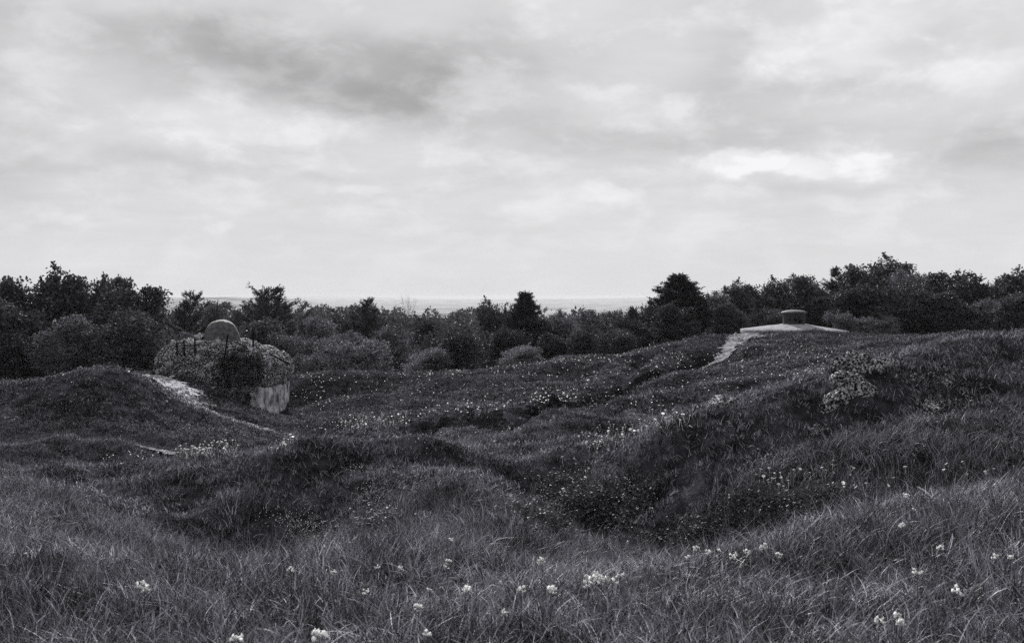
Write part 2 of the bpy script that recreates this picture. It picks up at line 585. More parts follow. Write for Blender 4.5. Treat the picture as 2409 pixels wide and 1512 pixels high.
# ------------------------------------------------------------------ materials (black-and-white film tones)
def grey(v, cool=0.06):
    v = v * 0.78
    return (v * (1 - cool * 0.3), v * (1 - cool * 0.45), v * (1 + cool), 1.0)


def material(name):
    m = bpy.data.materials.new(name)
    m.use_nodes = True
    m.node_tree.nodes.clear()
    k = NT(m.node_tree)
    out = k.n("ShaderNodeOutputMaterial")
    return m, k, out


def leaf_material(name, lo, hi, scale=1.5, trans=0.35, gloss=0.06, rough=0.5, cool=0.10, nrm=None, nmix=0.45):
    m, k, out = material(name)
    geo = k.n("ShaderNodeNewGeometry")
    oi = k.n("ShaderNodeObjectInfo")
    n1 = k.noise(geo.outputs["Position"], scale, 3.0, 0.6)
    n2 = k.noise(geo.outputs["Position"], scale * 9, 2.0, 0.6)
    at = k.n("ShaderNodeAttribute", attribute_name="tone")
    f = k.m("ADD", k.m("MULTIPLY", n1, 0.5), k.m("ADD", k.m("MULTIPLY", n2, 0.2), k.m("MULTIPLY", oi.outputs["Random"], 0.22)))
    f = k.m("MULTIPLY_ADD", at.outputs["Fac"], 0.5, f)
    f = k.rng(f, 0.45, 1.08)
    c = k.mix(f, grey(lo, cool), grey(hi, cool))
    df = k.n("ShaderNodeBsdfDiffuse"); k.put(df.inputs[0], c)
    if nrm:
        na = k.n("ShaderNodeAttribute", attribute_name=nrm)
        if nrm == "ground_normal":
            na.attribute_type = "INSTANCER"
            nv = na.outputs["Vector"]
        else:
            vt = k.n("ShaderNodeVectorTransform", vector_type="NORMAL", convert_from="OBJECT", convert_to="WORLD")
            k.put(vt.inputs[0], na.outputs["Vector"])
            nv = vt.outputs[0]
        mixn = k.vm("ADD", k.vm("SCALE", nv, scale=nmix), k.vm("SCALE", geo.outputs["Normal"], scale=1 - nmix))
        k.put(df.inputs["Normal"], k.vm("NORMALIZE", mixn))
    tr = k.n("ShaderNodeBsdfTranslucent"); k.put(tr.inputs[0], c)
    gl = k.n("ShaderNodeBsdfGlossy"); gl.inputs["Roughness"].default_value = rough
    gl.inputs[0].default_value = (0.8, 0.8, 0.82, 1)
    mx = k.n("ShaderNodeMixShader"); mx.inputs[0].default_value = trans
    k.put(mx.inputs[1], df.outputs[0]); k.put(mx.inputs[2], tr.outputs[0])
    m2 = k.n("ShaderNodeMixShader"); m2.inputs[0].default_value = gloss
    k.put(m2.inputs[1], mx.outputs[0]); k.put(m2.inputs[2], gl.outputs[0])
    k.put(out.inputs[0], m2.outputs[0])
    return m


def solid_material(name, lo, hi, scale, detail=6.0, rough=0.9, bump=0.4, bscale=None, contrast=(0.35, 0.65), spec=0.0, cool=0.05, stretch=None, coords="Object"):
    m, k, out = material(name)
    tc = k.n("ShaderNodeTexCoord")
    vec = tc.outputs[coords]
    if stretch:
        vec = k.vm("MULTIPLY", vec, stretch)
    n1 = k.noise(vec, scale, detail, 0.62)
    c = k.mix(k.rng(n1, contrast[0], contrast[1]), grey(lo, cool), grey(hi, cool))
    b = k.n("ShaderNodeBsdfPrincipled")
    k.put(b.inputs["Base Color"], c)
    b.inputs["Roughness"].default_value = rough
    b.inputs["Specular IOR Level"].default_value = spec
    n2 = k.noise(vec, bscale or scale * 4, 6.0, 0.65)
    bp = k.n("ShaderNodeBump"); bp.inputs["Strength"].default_value = bump; bp.inputs["Distance"].default_value = 0.05
    k.put(bp.inputs["Height"], n2)
    k.put(b.inputs["Normal"], bp.outputs[0])
    k.put(out.inputs[0], b.outputs[0])
    return m


M_GROUND = solid_material("turf soil", 0.012, 0.060, 1.6, detail=10, bump=1.0, bscale=14, coords="Object", cool=0.12)
M_FAR = solid_material("far fields and woods", 0.05, 0.28, 0.004, bump=0.0, contrast=(0.40, 0.56), cool=0.04)
M_PALE = solid_material("pale trodden sand", 0.20, 0.56, 4.5, detail=9, bump=0.9, bscale=22, contrast=(0.36, 0.60))
M_PATH = solid_material("trodden chalky earth", 0.09, 0.36, 4.5, detail=9, bump=0.9, bscale=22, contrast=(0.38, 0.60))
M_SOIL_SHADE = solid_material("worn earth and bank shade", 0.006, 0.022, 2.5, bump=0.7, bscale=14, cool=0.1)  # trail earth taken near black, with the bank's shade in the colour
M_GRASS = leaf_material("meadow grass", 0.016, 0.60, 1.1, 0.10, 0.03, 0.42, nrm="ground_normal", nmix=0.82)
M_GRASSF = leaf_material("short hill grass", 0.013, 0.43, 0.8, 0.05, 0.01, 0.5, nrm="ground_normal", nmix=0.92)
M_GRASSX = leaf_material("thin far grass", 0.013, 0.41, 0.6, 0.05, 0.01, 0.5, nrm="ground_normal", nmix=0.92)
M_STRAW = leaf_material("dry grass stalks", 0.12, 0.36, 1.5, 0.15, 0.03, nrm="ground_normal", nmix=0.7)
M_WEED = leaf_material("weed leaves", 0.025, 0.085, 2.5, 0.25, 0.03, 0.5)
M_LEAF = leaf_material("broad leaves", 0.022, 0.14, 0.55, 0.16, 0.03, nrm="crown_normal")
M_LEAFP = leaf_material("pale young leaves", 0.04, 0.27, 0.6, 0.2, 0.03, nrm="crown_normal")
M_NEEDLE = leaf_material("conifer needles", 0.018, 0.10, 0.7, 0.14, 0.03, nrm="crown_normal", nmix=0.5)
M_IVY = leaf_material("ivy leaves", 0.006, 0.09, 2.0, 0.15, 0.05, 0.45)
M_BARK = solid_material("bark", 0.02, 0.06, 4, bump=0.5)
M_TWIG = solid_material("pale bare twigs", 0.09, 0.16, 4, bump=0.2)
M_CONC = solid_material("weathered concrete", 0.12, 0.75, 3.2, stretch=(1.0, 1.0, 0.45), bump=0.7, bscale=9, contrast=(0.36, 0.64))
M_GLACIS = solid_material("pale pebbled concrete", 0.24, 0.42, 3.0, detail=9, bump=0.35, bscale=30, contrast=(0.3, 0.7))
M_RUBBLE = solid_material("rubble and lichen", 0.012, 0.75, 11.0, detail=6, bump=1.0, bscale=12, contrast=(0.46, 0.64), stretch=(1, 1, 1.8))
M_STONE = solid_material("limestone pieces", 0.10, 0.60, 3.0, bump=0.7, bscale=16, contrast=(0.36, 0.58))
M_ROCK = solid_material("pitted mossy rock", 0.02, 0.60, 30.0, detail=6, bump=1.0, bscale=22, contrast=(0.44, 0.62))
M_STEEL = solid_material("pitted armour steel", 0.06, 0.13, 5, detail=9, rough=0.8, bump=0.8, bscale=30, spec=0.2)
M_TURRET = solid_material("turret steel", 0.012, 0.026, 5, rough=0.6, bump=0.3, bscale=24, spec=0.4)
M_IRON = solid_material("rusty iron", 0.008, 0.02, 12, rough=0.8, bump=0.3)
M_SLOT_SHADE = solid_material("slot shade", 0.003, 0.005, 5, bump=0.0)  # shade inside the slots, put into the colour
M_PETAL = leaf_material("white petals", 1.0, 1.12, 6, 0.55, 0.02, cool=0.0)
M_STEM = leaf_material("flower stems", 0.08, 0.14, 3, 0.3, 0.03)


# ------------------------------------------------------------------ the ground
def fan_sheet(ys, ncol):
    t = np.linspace(-1, 1, ncol)
    W = 9.0 + 0.72 * np.maximum(ys, 0)
    X = t[None] * W[:, None]
    Yg = np.broadcast_to(ys[:, None], X.shape)
    Z = GZ if ncol == NCOL else H_true(X, Yg)
    V = np.stack([X, Yg, Z], -1).reshape(-1, 3)
    r, c = len(ys), ncol
    i = (np.arange(r - 1)[:, None] * c + np.arange(c - 1)[None])
    F = np.stack([i, i + 1, i + 1 + c, i + c], -1).reshape(-1, 4)
    return V, F


V, F = fan_sheet(YS, NCOL)
g = link("ground", np_mesh("ground", V, F, True), mat=M_GROUND)
tag(g, kind="structure")
y0 = ys[-2]
ys2 = [y0]
while ys2[-1] < 24000:
    ys2.append(ys2[-1] * 1.022)
V, F = fan_sheet(np.array(ys2), 260)
V[:260, 2] -= 0.5
g2 = link("hills", np_mesh("hills", V, F, True), mat=M_FAR)
tag(g2, kind="structure")


def draped(name, line, width, mat, lift, res=0.10, rag=0.55, holes=0.0, seed=0):
    """a ragged-edged sheet of bare earth lying on the ground along a line; width per vertex of the line"""
    L = np.array(line); wv = np.array(width, float)
    mx = wv.max() + 0.6
    xs = np.arange(L[:, 0].min() - mx, L[:, 0].max() + mx, res)
    yy = np.arange(L[:, 1].min() - mx, L[:, 1].max() + mx, res)
    X, Yg = np.meshgrid(xs, yy)
    dn = np.full(X.shape, 9.0)
    for q in range(len(L) - 1):
        a, b = L[q], L[q + 1]
        e = b - a
        t = np.clip(((X - a[0]) * e[0] + (Yg - a[1]) * e[1]) / (e @ e), 0, 1)
        d = np.hypot(X - a[0] - t * e[0], Yg - a[1] - t * e[1]) / (wv[q] * (1 - t) + wv[q + 1] * t)
        dn = np.minimum(dn, d)
    nz = fbm(X / 0.55, Yg / 0.55, 50 + seed, 4, 0.6)
    keep_v = (dn + rag * nz) < 1.0
    if holes:
        keep_v &= fbm(X / 0.35, Yg / 0.5, 70 + seed, 3, 0.6) < (1 - holes)
    kf = keep_v[:-1, :-1] & keep_v[1:, :-1] & keep_v[:-1, 1:] & keep_v[1:, 1:]
    c = X.shape[1]
    jj, ii = np.nonzero(kf)
    if len(jj) == 0:
        return (line, width)
    b0 = jj * c + ii
    F = np.stack([b0, b0 + 1, b0 + 1 + c, b0 + c], -1)
    used, inv = np.unique(F, return_inverse=True)
    xu, yu = X.ravel()[used], Yg.ravel()[used]
    zu = H(xu, yu) + lift + 0.03 * fbm(xu / 0.3, yu / 0.3, 90, 3)
    o = link(name, np_mesh(name, np.stack([xu, yu, zu], -1), inv.reshape(-1, 4), True), mat=mat)
    tag(o, kind="structure")
    return (line, width)


PATHS = [
    draped("path", _pa, [0.55, 1.15, 1.0, 0.46, 0.38, 0.34, 0.26][:len(_pa)], M_PALE, 0.06, 0.07, 0.75, seed=1),
    draped("path", _pb, [0.10, 0.30, 0.50, 0.75, 0.9][:len(_pb)], M_PATH, 0.07, 0.06, 0.85, seed=2),
    draped("path", _pc, [0.06, 0.14, 0.20][:len(_pc)], M_PATH, 0.06, 0.06, 0.5, seed=3),
]


draped("trail", _t1, [0.65] * len(_t1), M_SOIL_SHADE, 0.04, 0.12, 0.8, seed=4)  # worn trail; the dark of the shaded bank is painted into it


# ------------------------------------------------------------------ turret on its concrete apron
def build_turret():
    d = 72.0
    x = (1868 - CX) / FPX * d
    zt = EYE - (763 - HZ) / FPX * d
    root = link("gun_turret", None, loc=(x, d, zt - 0.62))
    tag(root, "small round steel gun turret with domed cap on pale concrete apron", "turret")
    b = 0.62      # apron apex above the root
    rr = 3.78
    prof = [(0.80, b - 0.02), (0.98, b + 0.03), (1.05, b + 0.0), (1.8, b - 0.11), (2.8, b - 0.25), (rr, b - 0.39), (rr + 0.03, b - 0.43), (rr - 0.02, b - 1.3), (0, b - 1.4)]
    V, F = lathe(prof, 72)
    a = np.arctan2(V[:, 1], V[:, 0]); rad = np.hypot(V[:, 0], V[:, 1])
    V[:, 2] += 0.012 * np.sin(a * 7) * (rad > 1.2) - 0.05 * (V[:, 0] / 3.8) * (rad > 1.2)
    link("concrete_apron", np_mesh("concrete_apron", V, F, True), root, M_GLACIS)
    V, F = lathe([(0.78, b - 0.3), (0.785, b + 0.76), (0.80, b + 0.78), (0.80, b + 0.82), (0.0, b + 0.82)], 64)
    me = np_mesh("drum", V, F)
    link("drum", me, root, M_TURRET)
    cap = [(0.80, b + 0.815), (0.905, b + 0.825), (0.92, b + 0.85)] + [(0.91 * math.cos(t), b + 0.85 + 0.21 * math.sin(t)) for t in np.linspace(0.12, math.pi / 2 - 0.02, 10)] + [(0, b + 1.061)]
    V, F = lathe(cap, 64)
    link("cap", np_mesh("cap", V, F, True), root, M_STEEL)
    # gun slots, a ladder step and a lifting lug on the drum; solid blocks, shade of openings painted near-black
    for ang, z, w, h in ((-68, 0.30, 0.13, 0.05), (-98, 0.36, 0.10, 0.05), (-128, 0.34, 0.07, 0.05), (-76, 0.17, 0.08, 0.12), (-84, 0.42, 0.05, 0.05)):
        t = R(ang)
        V = []
        for rz in (0.70, 0.792):
            for sx, sz in ((-1, -1), (1, -1), (1, 1), (-1, 1)):
                V.append((sx * w, -rz, sz * h))
        F = [(0, 1, 5, 4), (1, 2, 6, 5), (2, 3, 7, 6), (3, 0, 4, 7), (4, 5, 6, 7)]
        link("gun_slot", np_mesh("gun_slot", V, np.array(F)), root, M_SLOT_SHADE, (0, 0, b + z), (0, 0, t + math.pi / 2))
    V, F = lathe([(0.79, b + 0.0), (0.90, b + 0.03), (0.93, b + 0.015), (0.92, b - 0.03)], 48)
    link("collar_ring", np_mesh("collar_ring", V, F), root, M_CONC)
    return (x, d)


TUR = build_turret()


# ------------------------------------------------------------------ rocks
def rock_mesh(name, seed, sub=3, rough=0.35, sx=1, sy=1, sz=1, fine=0.12):
    import bmesh
    bm = bmesh.new()
    bmesh.ops.create_icosphere(bm, subdivisions=sub, radius=1.0)
    P = np.array([v.co[:] for v in bm.verts])
    F = np.array([[v.index for v in f.verts] for f in bm.faces])
    bm.free()
    off = np.array([seed * 3.1, seed * 1.7, seed * 2.3])
    n = noise3(P + off, 1.1, seed) * rough + noise3(P + off, 2.7, seed + 5) * rough * 0.6
    rid = (1 - np.abs(noise3(P + off, 5.0, seed + 9))) ** 2
    n = n + (rid - 0.5) * fine + noise3(P + off, 11, seed + 3) * fine * 0.7
    P = P * (1 + n)[:, None] * np.array([sx, sy, sz])
    # flat broken faces
    for q in range(9):
        rs = np.random.default_rng(seed * 10 + q)
        nv = rs.normal(size=3); nv[2] = abs(nv[2]) * 0.6; nv /= np.linalg.norm(nv)
        lim = 0.72 * math.sqrt((sx * nv[0]) ** 2 + (sy * nv[1]) ** 2 + (sz * nv[2]) ** 2) * rs.uniform(0.85, 1.15)
        over = np.maximum(P @ nv - lim, 0)
        P = P - over[:, None] * nv[None] * 0.85
    return np_mesh(name, P, F, False)


STONES = [rock_mesh("stone", 30 + i, 2, 0.30, 1, 0.8 + 0.1 * (i % 3), 0.6 + 0.08 * (i % 4), 0.15) for i in range(7)]
for s in STONES:
    s.materials.append(M_STONE)


def leaf_cards(P, size, up=0.3, rs=None, aspect=0.55, fold=0.25, dirs=None):
    """rhombic two-triangle leaves at points P"""
    rs = rs or RNG
    n = len(P)
    if dirs is None:
        D = rs.normal(size=(n, 3)); D[:, 2] += up
    else:
        D = dirs + rs.normal(size=(n, 3)) * 0.35
    D /= np.linalg.norm(D, axis=1)[:, None]
    S = np.cross(D, rs.normal(size=(n, 3))); S /= np.linalg.norm(S, axis=1)[:, None] + 1e-9
    N = np.cross(D, S)
    sz = size * rs.uniform(0.65, 1.35, (n, 1))
    a = P; b = P + D * sz * 0.45 + S * sz * aspect * 0.5 + N * sz * fold * 0.3
    c = P + D * sz; e = P + D * sz * 0.45 - S * sz * aspect * 0.5 + N * sz * fold * 0.3
    V = np.stack([a, b, c, e], 1).reshape(-1, 3)
    i = np.arange(n)[:, None] * 4
    F = np.concatenate([i + np.array([[0, 1, 2]]), i + np.array([[0, 2, 3]])])
    return V, F


# ------------------------------------------------------------------ ruined bunker with steel dome
def build_bunker():
    d = 55.0
    s = d / FPX
    xc = (530 - CX) * s
    def Z(v): return EYE - (v - HZ) * s
    def XX(u): return (u - CX) * s - xc
    root = link("ruined_bunker", None, loc=(xc, d, 0))
    tag(root, "rubble covered ruined bunker with rounded steel dome, ivy and iron stakes", "bunker")
    # solid of the bunker: rounded box in plan, near-vertical concrete sides, broken mound above
    na, nr = 260, 96
    a = np.linspace(0, 2 * math.pi, na, endpoint=False)
    ca, sa = np.cos(a), np.sin(a)
    plan = 1.0 / (np.abs(ca) ** 7 + np.abs(sa) ** 7) ** (1 / 7)
    hx, hy = 3.2, 2.8
    px, py = plan * ca * hx, plan * sa * hy
    # skyline of the mound by direction left/right
    V = []; tt = np.linspace(0, 1, nr)
    ztop = Z(797); zbot = -6.0
    for t in tt:
        if t < 0.34:                      # wall
            q = t / 0.34
            z = zbot + (Z(900) - zbot) * q
            f = 1.0 - 0.015 * q
            V.append(np.stack([px * f, py * f, np.full(na, z)], -1))
        else:
            q = (t - 0.34) / 0.66
            z = Z(900) + (ztop - Z(900)) * math.sin(q * math.pi / 2) ** 0.85
            f = max(1e-3, (1 - q ** 4.2)) ** 0.55 * (1.02)
            V.append(np.stack([px * f, py * f, np.full(na, z)], -1))
    V = np.array(V)                        # nr, na, 3
    cap = V.reshape(-1, 3).copy()
    up = sstep(Z(912), Z(880), cap[:, 2])
    # right shoulder lower and rounder, left low
    sh = sstep(0.4, 3.3, cap[:, 0])
    cap[:, 2] -= up * sh * 0.95 * sstep(Z(900), Z(800), cap[:, 2])
    lf = sstep(-1.2, -3.3, cap[:, 0])
    cap[:, 2] -= up * lf * 0.5 * sstep(Z(900), Z(800), cap[:, 2])
    nn = noise3(cap, 0.6, 4) * 0.24 + noise3(cap, 1.4, 5) * 0.22 + noise3(cap * np.array([1, 1, 1.8]), 3.2, 6) * 0.15 + noise3(cap * np.array([1, 1, 1.6]), 7, 7) * 0.10
    nrm = cap * np.array([1 / hx, 1 / hy, 0]); nrm[:, 2] = 0.6
    nrm /= np.linalg.norm(nrm, axis=1)[:, None] + 1e-9
    cap = cap + nrm * (nn * (up + 0.40 * (1 - up)))[:, None]
    i = np.arange(nr - 1)[:, None] * na + np.arange(na)[None]
    j = np.arange(nr - 1)[:, None] * na + (np.arange(na)[None] + 1) % na
    F = np.stack([i, j, j + na, i + na], -1)
    top = int(nr * 0.34) - 1
    Fw = F[:top + 1].reshape(-1, 4); Fc = F[top + 1:].reshape(-1, 4)
    wall_v = cap.copy()
    link("concrete_wall", np_mesh("concrete_wall", wall_v, Fw, True), root, M_CONC)
    link("rubble_mound", np_mesh("rubble_mound", cap, Fc, False), root, M_RUBBLE)
    # a lip where the broken mound overhangs
    rs = np.random.default_rng(5)
    body = cap.reshape(nr, na, 3)
    # loose stones bedded in the mound
    cnt = 0
    while cnt < 230:
        r = rs.integers(int(nr * 0.36), nr - 3); q = rs.integers(0, na)
        p = body[r, q]
        if p[1] > 0.9:
            continue
        sc = 0.03 + 0.17 * rs.random() ** 3
        o = link("stone", STONES[rs.integers(0, 7)], root, None, p + rs.normal(size=3) * 0.03 + np.array([0, -0.03, 0.02]), rs.uniform(0, 6.28, 3) * np.array([0.3, 0.3, 1]), (sc * 1.5, sc * 1.2, sc * 0.8))
        cnt += 1
    # steel observation dome with its sighting hood
    zb = Z(812); k_ = 1.0
    prof = [(1.03, -0.25), (1.02, 0.0), (0.985, 0.22), (0.93, 0.45), (0.865, 0.66), (0.79, 0.84), (0.69, 0.99), (0.56, 1.11), (0.40, 1.20), (0.2, 1.255), (0.0, 1.27)]
    pr = []
    for (r0, z0), (r1, z1) in zip(prof[:-1], prof[1:]):
        for q in np.linspace(0, 1, 4, endpoint=False):
            pr.append((r0 + (r1 - r0) * q, z0 + (z1 - z0) * q))
    pr.append(prof[-1])
    Vd, Fd = lathe(pr, 72)
    Vd = Vd * (1 + 0.008 * noise3(Vd, 5, 2))[:, None]
    dome = link("armoured_dome", np_mesh("armoured_dome", Vd, Fd, True), root, M_STEEL, (XX(533), -0.9, zb + 0.06), (R(-2), R(-3), 0), (1, 1, 1.08))
    # hood: curved plate proud of the dome on its outer side
    Vh = []; aa = np.linspace(R(150), R(215), 12)
    for rr, z0 in ((1.0, 0.02), (1.14, 0.0), (1.16, 0.10), (1.10, 0.36), (1.06, 0.47), (0.93, 0.50)):
        for t in aa:
            Vh.append((rr * math.cos(t), rr * math.sin(t), z0))
    Fh = []
    for r in range(5):
        for c in range(11):
            b0 = r * 12 + c
            Fh.append((b0, b0 + 1, b0 + 13, b0 + 12))
    link("sighting_hood", np_mesh("sighting_hood", np.array(Vh), np.array(Fh), True), dome, M_STEEL)
    # iron stakes and the leaning rod
    for (u0, v0, u1, v1, dy) in ((536, 786, 527, 842, -3.35), (458, 794, 458, 832, -3.2), (432, 800, 433, 832, -3.2), (416, 804, 416, 832, -3.1), (595, 780, 595, 812, -2.9), (633, 832, 674, 853, -2.7)):
        tb = Tubes(6)
        sc = (d + dy) / d
        p0 = np.array([XX(u0) + xc, 0, Z(v0) - EYE]) * sc + np.array([-xc, dy, EYE]); p1 = np.array([XX(u1) + xc, 0, Z(v1) - EYE]) * sc + np.array([-xc, dy, EYE])
        L = np.array([p0 + (p1 - p0) * q for q in (0, 0.35, 0.7, 1.15)])
        tb.add(L, [0.042, 0.044, 0.044, 0.046])
        link("iron_stake", tb.mesh("iron_stake"), root, M_IRON)
    # ivy: dark leaves over the right shoulder hanging down the wall
    P = []
    while len(P) < 2600:
        u = rs.uniform(540, 660); v = rs.uniform(800, 945)
        e = ((u - 600) / 58) ** 2 + ((v - 858) / 62) ** 2 + 0.9 * float(fbm(np.array([u / 22.0]), np.array([v / 22.0]), 15, 3)[0])
        tongue = (abs(u - 612) < 9 and v < 942) or (abs(u - 570) < 20 and v < 922) or (abs(u - 590) < 25 and v < 915)
        w = max(0, 1 - e) if e < 1 else (0.9 if tongue and v > 880 else 0)
        if rs.random() > 0.25 + w or w <= 0:
            continue
        if vnoise(u / 8, v / 6, 8) < -0.15 and rs.random() < 0.85:
            continue
        X_, Z_ = XX(u), Z(v)
        col = body.reshape(-1, 3)
        m_ = (np.abs(col[:, 0] - X_) < 0.25) & (np.abs(col[:, 2] - Z_) < 0.25) & (col[:, 1] < 0.5)
        if not m_.any():
            continue
        yv = col[m_, 1].min()
        P.append((X_, yv - rs.uniform(0.02, 0.30), Z_ + rs.normal() * 0.05))
    P = np.array(P)
    Vi, Fi = leaf_cards(P, 0.11, -0.6, rs, 0.85)
    link("ivy", np_mesh("ivy", Vi, Fi, False, np.repeat(rs.random(len(Vi) // 4), 4)), root, M_IVY)
    # moss and tufts over the left face
    P = []
    col = body[int(nr * 0.34):].reshape(-1, 3)
    col = col[(col[:, 1] < 0.8)]
    q = rs.integers(0, len(col), 6500)
    P = col[q] + rs.normal(size=(6500, 3)) * np.array([0.12, 0.04, 0.06]) + np.array([0, -0.05, 0.02])
    P = P[(fbm(P[:, 0] / 0.35, P[:, 2] / 0.20, 12, 3) > -0.08)]
    Vi, Fi = leaf_cards(P, 0.065, 0.2, rs, 0.6)
    link("creeper_leaves", np_mesh("creeper_leaves", Vi, Fi, False, np.repeat(rs.random(len(Vi) // 4), 4)), root, M_IVY)
    return (xc, d)


BUN = build_bunker()


def outcrop(label, spec, name="rock_outcrop", mossy=0):
    """spec: (u, v, width px, height px, seed) of each boulder"""
    hs = hit([s[0] for s in spec], [s[1] for s in spec])
    base = hs[0]
    root = link(name, None, loc=base)
    tag(root, label, "rock", "rocks breaking through the grassy hill")
    foot = []
    allP = []
    for (u, v, w, h, seed), p in zip(spec, hs):
        sc = p[1] / FPX
        w, h = w * 1.2, h * 1.2
        me = rock_mesh("boulder", seed, 5, 0.34, w * sc / 2, w * sc / 2 * 0.8, h * sc / 2, 0.30)
        o = link("boulder", me, root, M_ROCK, (p[0] - base[0], p[1] - base[1] + 0.1, p[2] - base[2] - h * sc * 0.06), (0, 0, seed * 1.3))
        foot.append((p[0], p[1], w * sc * 0.45))
        rs = np.random.default_rng(seed)
        vv = np.array([x.co[:] for x in me.vertices])
        c, s_ = math.cos(seed * 1.3), math.sin(seed * 1.3)
        vv = np.stack([vv[:, 0] * c - vv[:, 1] * s_, vv[:, 0] * s_ + vv[:, 1] * c, vv[:, 2]], -1) + np.array(o.location)
        q = rs.integers(0, len(vv), int(90 + w * h * 0.04))
        pp = vv[q]
        allP.append(pp[noise3(pp, 2.2, seed) > 0.1])
    return foot


FEET = []
FEET += outcrop("large pitted rock with black hollows breaking through the hillside below the crest", [(2035, 868, 110, 70, 41), (1995, 866, 55, 60, 42), (2085, 862, 80, 40, 43), (2010, 905, 90, 50, 48)])
FEET += outcrop("low crumbling rock face just beneath the large pitted rock", [(1985, 940, 80, 60, 44), (2030, 925, 80, 45, 45), (1965, 965, 50, 40, 46)])
FEET += outcrop("small dark ledge of rock at the end of the flowery ridge", [(1715, 955, 70, 42, 47), (1735, 945, 46, 26, 51)])
FEET += outcrop("squat white topped rock on the right slope with dark hollow", [(2200, 965, 56, 40, 52), (2190, 982, 34, 24, 53)])
FEET += outcrop("small jagged stone uphill of the squat white topped rock", [(2235, 905, 40, 26, 54)])
FEET += outcrop("little broken stone beside the bare stony patch", [(1925, 1025, 26, 26, 55)])

# ------------------------------------------------------------------ trees
def branch_path(p0, p1, n, wob, rs, sag=0.0):
    t = np.linspace(0, 1, n)[:, None]
    P = p0 + (p1 - p0) * t
    P[1:-1] += rs.normal(size=(n - 2, 3)) * wob
    P[:, 2] += sag * (t[:, 0] * (1 - t[:, 0])) * 4
    return P


def broadleaf(seed, Ht=8.0, rad=2.6, low=0.02, clusters=480, leaves=48, lsize=0.22, peaks=3, mat=None, shoots=46, spread=0.27):
    """tree with trunk, limbs and leaf clumps; crown outline from a few leaning lobes"""
    rs = np.random.default_rng(seed)
    lobes = [(np.array([0, 0, Ht * 0.42]), rad * 0.74, Ht * 0.41)]
    for i in range(peaks + 8):
        an = rs.uniform(0, 6.28); rr = rad * rs.uniform(0.3, 0.72)
        hz = Ht * rs.uniform(0.25, 0.86)
        lobes.append((np.array([rr * math.cos(an), rr * math.sin(an), hz]), rad * rs.uniform(0.26, 0.55), Ht * rs.uniform(0.10, 0.25)))
    tb = Tubes(6)
    lean = rs.normal(size=2) * 0.25
    tp = branch_path(np.array([0, 0, -0.3]), np.array([lean[0], lean[1], Ht * 0.86]), 9, 0.07, rs)
    tb.add(tp, np.linspace(0.17, 0.02, 9))
    C = []
    while len(C) < clusters:
        c, r, h = lobes[rs.integers(0, len(lobes))] if rs.random() < 0.75 else lobes[0]
        v = rs.normal(size=3); v /= np.linalg.norm(v)
        q = rs.uniform(0.72, 1.04) if rs.random() < 0.8 else rs.uniform(0.3, 0.7)
        p = c + v * np.array([r, r, h]) * q
        if p[2] < Ht * low + 0.25 or p[2] > Ht * 1.0:
            continue
        C.append(p)
    C = np.array(C)
    order = rs.permutation(len(C))[:70]
    for q in order:
        p = C[q]
        hh = np.clip(p[2] - np.hypot(p[0], p[1]) * rs.uniform(0.35, 0.8), 0.2, Ht * 0.8)
        st = tp[int(np.clip(hh / (Ht * 0.86) * 8, 0, 8))]
        L = branch_path(st, p, 5, 0.09, rs)
        tb.add(L, np.linspace(0.045, 0.008, 5))
    P, D, NN = [], [], []
    for p in C:
        n = int(leaves * rs.uniform(0.5, 1.5))
        sp = spread * rs.uniform(0.7, 1.3)
        ang = rs.uniform(0, 6.28)
        o = rs.normal(size=(n, 3)) * np.array([sp, sp, sp * 0.55])
        P.append(p + o)
        nn = (p - np.array([0, 0, Ht * 0.42])) / np.array([rad, rad, Ht * 0.5]); nn = nn / (np.linalg.norm(nn) + 1e-6)
        NN.append(nn[None] * 0.75 + o / np.array([sp, sp, sp * 0.55]) * 0.45)
        out = p - np.array([0, 0, Ht * 0.35]); out /= np.linalg.norm(out) + 1e-6
        D.append(np.repeat(out[None] * 0.5, n, 0) + rs.normal(size=(n, 3)) * 0.7)
    # upright shoots that break the outline
    top = C[np.argsort(-C[:, 2])[:max(8, len(C) // 3)]]
    for s in range(shoots):
        p = top[rs.integers(0, len(top))]
        dr = np.array([rs.normal() * 0.35, rs.normal() * 0.35, 1.0]) + np.array([p[0], p[1], 0]) * 0.10
        ln = rs.uniform(0.3, 0.75)
        e = p + dr / np.linalg.norm(dr) * ln
        tb.add(branch_path(p, e, 4, 0.03, rs), np.linspace(0.014, 0.004, 4))
        n = 30
        t = rs.uniform(0.0, 1.0, n)[:, None]
        P.append(p + (e - p) * t + rs.normal(size=(n, 3)) * 0.06)
        D.append(np.repeat(dr[None], n, 0) + rs.normal(size=(n, 3)) * 0.8)
        NN.append(np.repeat((p / np.array([rad, rad, Ht]) * np.array([1, 1, 0.7]))[None], n, 0) + rs.normal(size=(n, 3)) * 0.3)
    P = np.concatenate(P); D = np.concatenate(D); NN = np.concatenate(NN)
    NN = NN / (np.linalg.norm(NN, axis=1)[:, None] + 1e-6)
    k = P[:, 2] > 0.05
    V, F = leaf_cards(P[k], lsize, 0.3, rs, 0.6, 0.3, D[k])
    crown = np_mesh("crown", V, F, False, np.repeat(rs.random(len(V) // 4), 4), np.repeat(NN[k], 4, 0)); crown.materials.append(mat or M_LEAF)
    trunk = tb.mesh("trunk"); trunk.materials.append(M_BARK)
    return trunk, crown, Ht, rad


